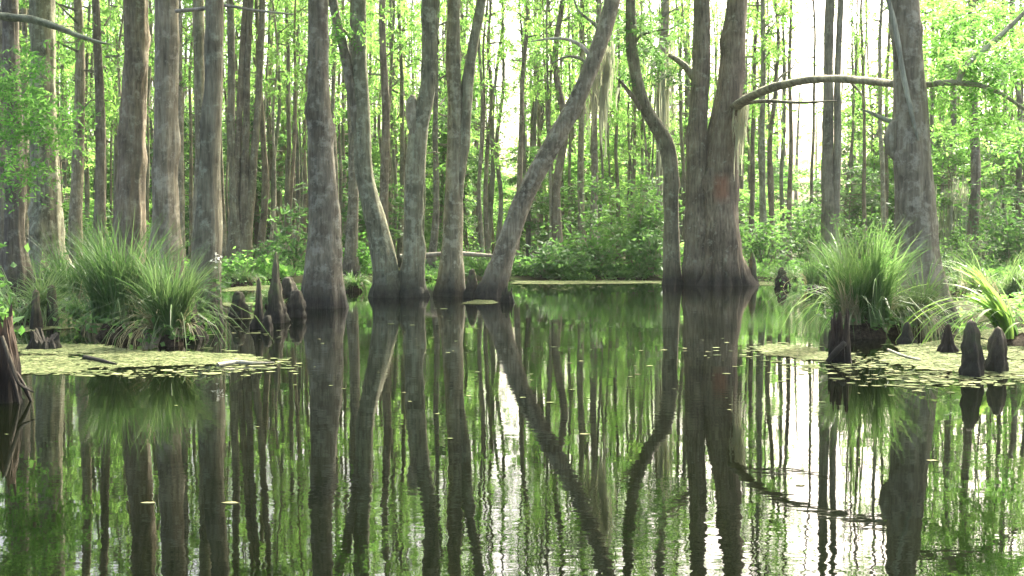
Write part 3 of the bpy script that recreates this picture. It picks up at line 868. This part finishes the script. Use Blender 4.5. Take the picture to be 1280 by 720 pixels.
knee('pointed dark knee beside the bigger one under the broad arching blades', 1246, 464, 56, 26, 2.2, tip=0.2, fat=0.8)
knee('small blackish knee in the duckweed with a reddish side', 1187, 441, 36, 18, 3.3, mat='rot')
knee('low dark knee at the foot of the stout vine-draped trunk', 1135, 430, 28, 18, 4.4)
knee('thin spire-like knee leaning by the thick flared trunk', 349, 403, 88, 26, 5.5, tip=0.2)
knee('slim dark knee standing in the channel between two scum strips', 323, 411, 64, 14, 6.6, tip=0.3)
knee('ragged split knee with a bleached edge next to the drooping sedge tuft', 246, 424, 66, 24, 7.7, lean=-0.12, tip=0.2)
knee('squat mossy stub between the sedge bank and the black stump', 66, 408, 52, 14, 8.8, tip=0.7)
knee('twin-like mossy stub just left of the sedge hummock', 46, 412, 50, 12, 9.9, tip=0.75)
knee('dark knee on the far bank just past the fluted root skirt', 940, 356, 40, 13, 10.1, fat=0.5)
knee('pale-topped knee on the far bank beyond the fluted root skirt', 978, 358, 24, 14, 11.1, fat=0.6)
knee('dark wedge-shaped knee wedged beside the foot of the two-stemmed trunk', 590, 372, 36, 22, 12.4)

def stump(label, px, py, h_px, w_px, seed, mat='rot', spikes=5, cat='stump', slab=None):
    base = onz(px, py)
    s = base.y / F_PX
    t = thing('broken_stump', label, cat, base)
    h, r = h_px * s, w_px * .5 * s
    g = np.random.default_rng(int(seed * 10))
    mb = MB()
    seg, rings = 40, 16
    V = []
    for j in range(rings):
        u = j / (rings - 1)
        for k in range(seg):
            th = 2 * math.pi * k / seg
            c, sn = math.cos(th), math.sin(th)
            rag = 0.62 + 0.5 * noise.noise((c * 1.6 + seed, sn * 1.6, 0.5)) + 0.35 * noise.noise((c * 5 + seed, sn * 5, 1.5))
            rr = (1.15 - 0.5 * u ** 0.7) * (1 + 0.35 * noise.noise((c * 1.8 + seed, sn * 1.8, u * 2)) + 0.25 * noise.noise((c * 5 + seed, sn * 5, u * 3)))
            V.append((r * rr * c, r * rr * sn, -0.25 + (h * max(0.25, rag) + 0.25) * u))
    for k in range(seg):   # torn hollow top
        th = 2 * math.pi * k / seg
        V.append((r * .25 * math.cos(th), r * .25 * math.sin(th), h * 0.3))
    F = [(j * seg + k, j * seg + (k + 1) % seg, (j + 1) * seg + (k + 1) % seg, (j + 1) * seg + k) for j in range(rings) for k in range(seg)]
    mb.add(V, F)
    mb.build('stump_body', M[mat], t, smooth=False)
    for k in range(spikes):
        a = g.uniform(0, 6.28)
        p0 = Vector((math.cos(a) * r * .7, math.sin(a) * r * .7, h * g.uniform(0.1, 0.4)))
        p1 = p0 + Vector((math.cos(a) * r * .9, math.sin(a) * r * .9, -p0.z - 0.05))
        mb = MB()
        tube(mb, [p0, (p0 + p1) / 2 + Vector((0, 0, .03)), p1], [r * .16, r * .12, r * .05], seg=8, step=0.04, rough=0.35, seed=seed + k)
        mb.build('root', M[mat], t, smooth=True)
    if slab:
        P, Rr = px_line(slab, base.y - r * 1.25, base)
        mb = MB(); tube(mb, P, Rr, seg=9, step=0.03, rough=0.4, seed=seed)
        mb.build('broken_limb', M['bark_brown'], t, smooth=True)
    return t
stump('dark reddish broken stump rising at the picture edge by the duckweed', -4, 502, 150, 56, 21.0, spikes=7, slab=[(2, 420, 5), (14, 455, 6), (24, 480, 5), (42, 490, 2)])
stump('small black rotten stump at the near edge of the duckweed, with grass at its back', 58, 436, 26, 46, 22.0, 'knee', 0)
stump('torn red-brown stump leaning at the front of the glowing sedge hummock', 1048, 452, 74, 34, 23.0, 'rot', 0, slab=[(1034, 452, 8), (1044, 440, 10), (1056, 428, 9)])
stump('little dark stump with a moss cap at the foot of the leaning trunk', 634, 378, 22, 18, 24.0, 'knee', 0)

knee('blunt mossy knee between the dark-footed trunk and the slim dark knee', 296, 398, 34, 20, 13.3, tip=0.5, fat=0.5)
knee('short stubby knee right against the thick flared trunk', 371, 396, 34, 22, 14.2, tip=0.5, fat=0.4)
knee('tiny rounded knee out in front of the slim dark knee', 334, 414, 20, 13, 15.6, tip=0.6, fat=0.5)
knee('low broad knee at the back of the channel by the weedy hummock', 362, 380, 34, 26, 16.8, tip=0.4, fat=0.4)

# pale fungus or blossom on the dark foot: white bloom beside the channel
def bloom(label, px, py, Y, r):
    c = at(px, py, Y)
    g = np.random.default_rng(int(px))
    t = thing('white_flower', label, 'flower', Vector((c.x, c.y, 0.02)))
    mb = MB(); tube(mb, [Vector((0, 0, -0.05)), Vector((0.03, 0, c.z * .5)), Vector((0, 0, c.z))], [0.008, 0.007, 0.004], seg=6, step=0.1, rough=0)
    mb.build('stalk', M['grass'], t)
    mb = MB(); leaves(mb, np.array([0, 0, c.z]) + g.normal(size=(26, 3)) * r, 0.05, 0.035, g)
    mb.build('blossom', M['white_flower'], t)
    mb = MB(); leaves(mb, np.array([0, 0, c.z * .55]) + g.normal(size=(30, 3)) * np.array([r * 1.3, r * 1.3, r * 2]), 0.12, 0.05, g)
    mb.build('leaves', M['grass'], t)
bloom('white bloom cluster against the dark foot of the channel-side trunk', 271, 325, 15.3, 0.04)

# ---------------------------------------------------------------- shrubs on the far bank
def shrub(label, px, Y, h, rad, n, seed, mat='leaf_broad', l=0.2, w=0.09, group='shrubs along the far bank', name='shrub'):  # darker leaf materials on most shrubs stand in for shade under the trees
    base = at(px, 320, Y); base.z = max(0.02, ground_z(base.x, base.y))
    t = thing(name, label, 'shrub', base, group)
    g = np.random.default_rng(seed)
    C = []
    st = MB()
    for k in range(9):
        a = g.uniform(0, 6.28); rr = rad * g.uniform(0.2, 1)
        top = Vector((math.cos(a) * rr, math.sin(a) * rr, h * g.uniform(0.45, 1)))
        tube(st, [Vector((0, 0, -0.1)), top * 0.5 + Vector((0, 0, h * .1)), top], [0.025, 0.016, 0.004], seg=5, step=0.3, rough=0)
        for q in range(max(3, int(h * 3))):
            u = g.uniform(0.25, 1.05)
            c = np.array(top) * u
            m = max(6, n // (9 * max(3, int(h * 3))))
            C.append(c + g.normal(size=(m, 3)) * np.array([.28, .28, .18]) * min(1.0, rad))
    st.build('branch', M['bark_branch'], t, smooth=True)
    mb = MB(); leaves(mb, np.concatenate(C), l, w, g); mb.build('foliage', M[mat], t)
    return t
shrub('tall glossy broad-leaved shrub filling the gap behind the S-bent trunk', 795, 35.5, 3.6, 1.6, 2600, 1)
shrub('rounded glossy shrub at the waterline between leaning and S-bent trunks', 745, 34.2, 1.7, 1.1, 900, 2)
shrub('pale-leaved low shrub against the inner side of the S-bent trunk', 815, 33.6, 1.5, 0.8, 700, 3, 'leaf_cool')
shrub('small bright shrub tucked between the twin trunk and its fluted roots', 860, 31.8, 1.1, 0.5, 320, 4, 'leaf')
shrub('low dense bush on the bank right beside the leaning trunk', 672, 34.0, 1.1, 1.3, 900, 5, 'leaf_cool')
shrub('pale ferny bush on the bank beneath the arching twigs', 705, 34.0, 0.9, 1.2, 800, 6, 'leaf_cool')
shrub('tangled green bush behind the two-stemmed trunk and leaning trunk', 602, 34.6, 1.0, 0.8, 600, 7, 'leaf_broad', l=0.14, w=0.05)
shrub('bush beyond the fluted root skirt with a bright crown', 955, 36.0, 1.6, 1.0, 800, 8, 'leaf_broad')
shrub('dark leafy bush left of the paired trunks in the sky gap', 1008, 39.0, 3.0, 1.4, 1200, 9)
shrub('low bush in shadow between the paired trunks and stout trunk', 1082, 37.0, 2.0, 1.5, 1100, 10, 'leaf_broad', l=0.16, w=0.07)
shrub('bush behind the stout trunk at the edge of the pale scum', 1195, 34.0, 1.3, 1.4, 900, 11, 'leaf_broad', l=0.16, w=0.06)
shrub('wide leafy bush at the far bank under the drooping branch', 1262, 36.0, 3.2, 1.7, 1700, 12, 'leaf_broad')
shrub('grey-green bush behind the spire-like knee', 338, 36.0, 1.0, 1.0, 700, 13, 'leaf_cool')
shrub('leafy sapling bush before the dark stems left of the flared trunk', 368, 35.0, 2.3, 0.7, 420, 14, 'leaf_cool', l=0.24)
shrub('small bright bush behind the crooked trunk foot', 447, 34.5, 1.3, 0.8, 600, 15, 'leaf')
shrub('shadowy bush deep between the brown trunk and mottled trunk', 186, 38.0, 1.6, 1.0, 700, 16, 'leaf_broad')
shrub('leafy bush deep behind the broad ridged trunk', 100, 39.0, 2.4, 1.4, 1000, 17, 'leaf_broad')
shrub('knee-high fern tangle on the bank behind the channel scum strips', 310, 33.2, 0.7, 0.9, 420, 21, 'leaf')
shrub('low leafy tangle between the mottled and dark-footed trunks', 236, 30.0, 0.8, 0.5, 320, 22, 'leaf')
shrub('low dark-leaved tangle at the foot of the broad ridged trunk', 84, 25.0, 0.9, 0.7, 420, 23, 'leaf_broad', l=0.14, w=0.06)
shrub('low bright tangle hugging the foot of the brown trunk', 128, 23.5, 0.8, 0.6, 380, 24, 'leaf', l=0.14, w=0.05)
shrub('loose bright shrub entering at the picture edge above the broken stump', -14, 11.0, 1.2, 0.36, 190, 18, 'leaf_broad', l=0.16, w=0.06, group=None)

# ferns in an uneven band along the far bank
g = np.random.default_rng(66)
fx = sorted([645, 662, 690, 722, 738, 768, 790, 812, 925, 962, 996, 1020, 1062, 1100, 1185, 1222, 1250, 1275, 330, 352, 384, 430, 540, 596, 20, 110, 140, 225, 290])
cnt = {}
for i, x in enumerate(fx):
    ref = [l for l in LM if l[0] < x][-1][1]
    cnt[ref] = cnt.get(ref, 0) + 1
    Y = g.uniform(32.6, 36.5)
    base = at(x, 330, Y); base.z = max(0.0, ground_z(base.x, base.y))
    t = thing('fern', f'{ordinal(cnt[ref] - 1)} bank fern counting rightward from {ref}', 'fern', base, 'ferns along the far bank')
    n = int(g.integers(14, 34)); h = g.uniform(0.5, 1.3)
    a = g.uniform(0, 6.283, n); el = g.uniform(0.3, 1.5, n)
    A = np.stack([np.cos(a) * np.cos(el), np.sin(a) * np.cos(el), np.sin(el)], 1)
    mb = MB(); fronds(mb, g.normal(size=(n, 3)) * np.array([.3, .2, .03]), A, h * g.uniform(0.5, 1.2, n), 9, 0.2, 0.06, g, droop=0.55)
    mb.build('fronds', M[('leaf', 'leaf_cool', 'leaf_broad')[i % 3]], t)

# ---------------------------------------------------------------- hanging moss
def moss(label, px, py, Y, w_px, len_px, n, seed):
    c = at(px, py, Y)
    t = bpy.data.objects
    g = np.random.default_rng(seed)
    s = Y / F_PX
    mb = MB()
    bx = g.normal(size=n) * w_px * .35 * s
    by = g.normal(size=n) * w_px * .2 * s
    L = len_px * s * g.uniform(0.25, 1.0, n) * np.exp(-(bx / (w_px * s)) ** 2)
    seg = 5
    ph = g.uniform(0, 6.28, n)
    th = g.uniform(0, 6.28, n)
    wd = 0.012 + 0.02 * g.uniform(0, 1, n)
    z0 = -len_px * s * 0.5 * g.uniform(0, 1, n) ** 1.5 + len_px * s * .15 * np.sin(bx / (w_px * s) * 5)
    V = []
    for k in range(seg + 1):
        t_ = k / seg
        x = bx + np.sin(ph + t_ * 4) * .03; y = by + np.cos(ph + t_ * 3.3) * .03
        z = z0 - L * t_
        hw = wd * (1 - t_ * .8)
        V.append(np.stack([x - np.cos(th) * hw, y - np.sin(th) * hw, z], 1)); V.append(np.stack([x + np.cos(th) * hw, y + np.sin(th) * hw, z], 1))
    V = np.stack(V, 1); m = 2 * (seg + 1)
    b = (np.arange(n) * m)[:, None]
    F = np.concatenate([b + np.array([2 * k, 2 * k + 1, 2 * k + 3, 2 * k + 2]) for k in range(seg)])
    mb.add(V.reshape(-1, 3), F)
    o = mb.build('hanging_moss', M['moss'], loc=c)
    tag(o, label, 'moss', 'grey moss hanging from the trees')
moss('long grey moss curtain hanging from the upper side of the leaning trunk', 757, 60, 23.3, 20, 95, 70, 1)
moss('grey moss wisps trailing below the leaning trunk nearer its middle', 740, 100, 23.3, 16, 70, 40, 2)
moss('pale moss hanging over the distant trunk behind the S-bent trunk', 832, 60, 38.5, 18, 150, 90, 3)
moss('moss veil in the shade just right of the stout trunk', 1190, 228, 40, 40, 100, 150, 4)
moss('thin moss veil further right, under the drooping branch', 1235, 235, 41, 30, 80, 100, 5)
moss('moss tufts on the twin trunk beside the start of its long bough', 925, 128, 28.6, 14, 70, 60, 6)

# ---------------------------------------------------------------- duckweed and floating bits
def mat_sheet(name, label, outline, z, seed, ragged=0.25, cell=None):
    """floating mat: small cells of weed on the water inside an outline, frayed and holed by noise"""
    P = [onz(x, y) for x, y in outline]
    c = sum(P, Vector()) / len(P)
    x0, x1 = min(p.x for p in P) - .3, max(p.x for p in P) + .3
    y0, y1 = min(p.y for p in P) - .3, max(p.y for p in P) + .3
    cx = max(0.03, (x1 - x0) / 170); cy = max(0.03, (y1 - y0) / 120)
    X = np.arange(x0, x1, cx); Yv = np.arange(y0, y1, cy)
    px = np.array([p.x for p in P]); py = np.array([p.y for p in P])
    def inside(x, y):
        n_ = len(P); k = False; jj = n_ - 1; dmin = 9.0
        for ii in range(n_):
            xi, yi, xj, yj = px[ii], py[ii], px[jj], py[jj]
            if (yi > y) != (yj > y) and x < (xj - xi) * (y - yi) / (yj - yi) + xi: k = not k
            L2 = (xj - xi) ** 2 + (yj - yi) ** 2
            t_ = max(0, min(1, ((x - xi) * (xj - xi) + (y - yi) * (yj - yi)) / L2))
            dmin = min(dmin, math.hypot(x - xi - t_ * (xj - xi), y - yi - t_ * (yj - yi)))
            jj = ii
        return dmin if k else -dmin
    g = np.random.default_rng(int(seed * 17))
    V = []
    for y in Yv:
        for x in X:
            d = inside(x, y)
            if d < -0.28: continue
            f = noise.noise((x * 1.5, y * 1.1, seed)) + .7 * noise.noise((x * 5, y * 4, seed)) + .5 * noise.noise((x * 14, y * 14, seed))
            if d + ragged * 1.3 * f < 0: continue
            if f < -0.62 or g.uniform() < 0.02: continue
            q = g.uniform(-.35, .35, (4, 2))
            zz = z + g.uniform(0, 0.006)
            for k, (u, v) in enumerate(((0, 0), (1, 0), (1, 1), (0, 1))):
                V.append((x + (u + q[k, 0] * .8) * cx * 1.06 - c.x, y + (v + q[k, 1] * .8) * cy * 1.06 - c.y, zz))
    V = np.array(V)
    mb = MB(); mb.add(V, np.arange(len(V)).reshape(-1, 4))
    o = mb.build(name, M['duck'], loc=(c.x, c.y, 0))
    tag(o, label, 'duckweed', kind='stuff')
    return o
mat_sheet('duckweed_mat', 'pale yellow-green duckweed mat below the sedge hummocks', [(15, 468), (90, 466), (180, 459), (250, 457), (300, 455), (330, 452), (300, 445), (240, 441), (200, 442), (140, 434), (70, 430), (20, 432)], 0.006, 1.0, 0.14)
mat_sheet('duckweed_mat', 'thin duckweed sheet behind the black stump', [(10, 418), (60, 412), (130, 409), (125, 394), (60, 390), (10, 396)], 0.006, 2.0, 0.2)
mat_sheet('duckweed_mat', 'bright duckweed spreading under the broad arching blades', [(1150, 462), (1200, 466), (1300, 468), (1330, 440), (1290, 410), (1220, 414), (1180, 424), (1120, 438), (1100, 452)], 0.006, 3.0, 0.2)
mat_sheet('duckweed_mat', 'narrow duckweed tongue before the torn stump', [(935, 433), (960, 442), (1010, 452), (1060, 454), (1050, 444), (1000, 436), (965, 430)], 0.006, 4.0, 0.16)
mat_sheet('duckweed_mat', 'pale scum line along the middle of the far bank', [(640, 355), (700, 355.5), (760, 355), (825, 354.5), (825, 351.5), (760, 350.5), (700, 351), (645, 351)], 0.006, 5.0, 0.12)
mat_sheet('duckweed_mat', 'small bright scum patch at the foot of the leaning trunk', [(578, 380), (600, 381), (622, 380), (618, 376), (595, 375)], 0.006, 6.0, 0.05)
mat_sheet('duckweed_mat', 'scum strip across the channel beyond the dark knee', [(278, 384), (325, 382), (326, 378), (280, 379)], 0.006, 7.0, 0.06)
mat_sheet('duckweed_mat', 'scum strip across the channel nearest the dark knee', [(276, 400), (316, 399), (318, 395), (278, 396)], 0.006, 8.0, 0.04)
mat_sheet('duckweed_mat', 'pale scum behind the knees at the back of the channel', [(278, 365), (370, 361), (372, 357), (320, 357), (280, 361)], 0.006, 9.0, 0.2)
mat_sheet('duckweed_mat', 'pale scum line past the fluted root skirt', [(930, 357), (990, 357), (990, 353), (935, 352)], 0.006, 10.0, 0.1)

# loose duckweed grains round the mats, uncountable
g = np.random.default_rng(91)
mb = MB(); Cc = []
for (cx, cy, sx, sy, n) in [(1090, 455, 70, 9, 340), (990, 440, 40, 6, 160), (300, 455, 40, 5, 160), (1180, 472, 50, 7, 260), (150, 466, 90, 3, 200), (700, 358, 60, 2.5, 150), (880, 440, 60, 12, 20), (560, 400, 50, 15, 40), (300, 410, 30, 14, 60), (1240, 470, 40, 6, 160), (700, 450, 330, 50, 90)]:
    for k in range(n):
        y = max(345, cy + g.normal() * sy)
        p = onz(cx + g.normal() * sx, y); Cc.append((p.x, p.y, g.uniform(0.05, 0.3)))
V = []
ndense = len(Cc) - 90
for k, (x, y, r) in enumerate(Cc):
    a0 = g.uniform(0, 6.28); r *= (0.16 if g.uniform() < .85 else .36) if k < ndense else .11
    q = [(x + math.cos(a0 + e * 1.047) * r * g.uniform(.6, 1.2), y + math.sin(a0 + e * 1.047) * r * .8 * g.uniform(.6, 1.2), 0.004) for e in range(6)]
    V.extend(q)
V = np.array(V); mb.add(V, np.arange(len(V)).reshape(-1, 6))
tag(mb.build('floating_duckweed', M['duck']), 'loose duckweed scraps scattered on the water round the mats', 'duckweed', kind='stuff')

def fleck(label, px, py, w_px, seed, name='floating_leaf'):
    c = onz(px, py); g = np.random.default_rng(seed)
    r = w_px * .3 * c.y / F_PX
    mb = MB()
    m = 12
    ring = [(math.cos(k * 6.283 / m) * r * g.uniform(.6, 1.2), math.sin(k * 6.283 / m) * r * 0.5 * g.uniform(.6, 1.2)) for k in range(m)]
    mb.add([(x, y, 0.004) for x, y in ring] + [(x * .95, y * .95, -0.004) for x, y in ring], [(i, (i + 1) % m, m + (i + 1) % m, m + i) for i in range(m)])
    mb.f.append(np.array([list(range(m))])); mb.mi.append(np.zeros(1, int))
    tag(mb.build(name, M['fleck'], loc=(c.x, c.y, 0)), label, 'floating leaf', 'pale leaves afloat on the open water')
for i, (lab, x, y, w) in enumerate([
    ('largest pale fleck afloat, over the dark-footed trunk reflection', 288, 629, 34),
    ('thin pale fleck afloat over the mottled trunk reflection', 186, 629, 30),
    ('pale fleck afloat on the reflected arching twigs, mid-pool', 730, 543, 24),
    ('tiny bright fleck over the knobby trunk reflection', 505, 491, 9),
    ('small fleck over the leaning trunk reflection, near the bank', 712, 454, 12),
    ('small fleck mid-pool before the tall glossy shrub', 797, 468, 14),
    ('fleck just under the twin trunk foot, first of a short row', 856, 439, 10),
    ('fleck in the middle of the short row under the twin trunk', 885, 440, 12),
    ('fleck ending the short row under the twin trunk', 914, 439, 10),
    ('fleck by the flared trunk reflection, close in', 399, 424, 8),
    ('fleck on the reflection of the two-stemmed trunk', 566, 439, 9),
    ('pale fleck off the tip of the duckweed by the knees', 1165, 576, 26),
    ('fleck in the bright gap reflection at the pool', 1000, 607, 22)]):
    fleck(lab, x, y, w, 300 + i)

# ---------------------------------------------------------------- logs and sticks
def log(label, line, Y, mat, name='fallen_log', z=None, depth=None, onwater=False):
    P, Rr = [], []
    for i, (x, y, w) in enumerate(line):
        p = onz(x, y, 0.02) if onwater else at(x, y, Y + (depth[i] if depth else 0))
        P.append(p); Rr.append(w * .5 * p.y / F_PX)
    c = P[0].copy()
    mb = MB(); tube(mb, [p - c for p in P], Rr, seg=12, step=0.06, rough=0.2, seed=c.x)
    o = mb.build(name, M[mat], loc=c, smooth=True)
    tag(o, label, 'log' if name == 'fallen_log' else 'stick')
log('pale fallen log lying behind the crooked and two-stemmed trunks', [(500, 320, 5), (530, 319, 6), (570, 317, 6), (620, 320, 4)], 30, 'bark_pale')
log('dark stick lying on the pale duckweed mat', [(106, 447, 7), (122, 450, 6), (146, 455, 2)], 0, 'knee', 'stick', onwater=True)
log('bleached forked twig at the tip of the pale duckweed mat', [(272, 456, 5), (296, 453, 6), (318, 454, 4), (342, 453, 1.5)], 0, 'bark_pale', 'stick', onwater=True)
log('pale stick lying across the duckweed near the small blackish knee', [(1110, 437, 3), (1130, 445, 3), (1150, 450, 2)], 0, 'bark_pale', 'stick', onwater=True)

# ---------------------------------------------------------------- light
SUN_EL, SUN_AZ = R(46), R(30)     # azimuth from straight ahead towards the right
w = bpy.data.worlds.new('World'); S.world = w; w.use_nodes = True
nt = w.node_tree; nt.nodes.clear()
sky = nt.nodes.new('ShaderNodeTexSky'); sky.sky_type = 'NISHITA'; sky.sun_disc = False
sky.sun_elevation = SUN_EL; sky.sun_rotation = SUN_AZ; sky.air_density = 1.0; sky.dust_density = 9.0; sky.ozone_density = 0.6
bg = nt.nodes.new('ShaderNodeBackground'); bg.inputs[1].default_value = 0.15
wo = nt.nodes.new('ShaderNodeOutputWorld')
nt.links.new(sky.outputs[0], bg.inputs[0]); nt.links.new(bg.outputs[0], wo.inputs[0])
sun = bpy.data.lights.new('sun', 'SUN'); sun.energy = 3.6; sun.angle = R(1.0); sun.color = (1.0, 0.95, 0.86)
so = bpy.data.objects.new('sun', sun); COL.objects.link(so)
sdir = Vector((math.sin(SUN_AZ) * math.cos(SUN_EL), math.cos(SUN_AZ) * math.cos(SUN_EL), math.sin(SUN_EL)))
so.rotation_euler = (-sdir).to_track_quat('-Z', 'Y').to_euler()
so.location = (20, 10, 30)

# ---------------------------------------------------------------- humid air
hm, hnt, hout = new_mat('humid_air')
pv = hnt.nodes.new('ShaderNodeVolumePrincipled'); pv.inputs['Color'].default_value = (0.93, 0.97, 0.92, 1); pv.inputs['Density'].default_value = HAZE
pv.inputs['Anisotropy'].default_value = 0.3
hnt.links.new(pv.outputs[0], hout.inputs['Volume'])
mb = MB()
X0, X1, Y0, Y1, Z0, Z1 = -310, 310, -210, 310, -2.0, 27.0
mb.add([(X0, Y0, Z0), (X1, Y0, Z0), (X1, Y1, Z0), (X0, Y1, Z0), (X0, Y0, Z1), (X1, Y0, Z1), (X1, Y1, Z1), (X0, Y1, Z1)],
       [(0, 3, 2, 1), (4, 5, 6, 7), (0, 1, 5, 4), (1, 2, 6, 5), (2, 3, 7, 6), (3, 0, 4, 7)])
tag(mb.build('haze', hm), 'thin pale humid haze among the trees', 'haze', kind='stuff')

cam = bpy.data.cameras.new('camera'); co = bpy.data.objects.new('camera', cam); COL.objects.link(co)
cam.sensor_width = 36; cam.lens = 36 * F_PX / 1280; cam.clip_end = 3000; cam.clip_start = 0.1
co.location = CAM; co.rotation_euler = (R(90) - PITCH, 0, 0)
S.camera = co

S.view_settings.view_transform = 'Standard'; S.view_settings.look = 'None'
S.view_settings.exposure = 2.5; S.view_settings.gamma = 1.0; S.view_settings.use_curve_mapping = False
try:
    c = S.cycles
    c.use_denoising = True; c.denoiser = 'OPENIMAGEDENOISE'
    c.max_bounces = 7; c.diffuse_bounces = 4; c.glossy_bounces = 3; c.transmission_bounces = 4
    c.sample_clamp_indirect = 6.0
except Exception as e:
    print('cycles settings', e)
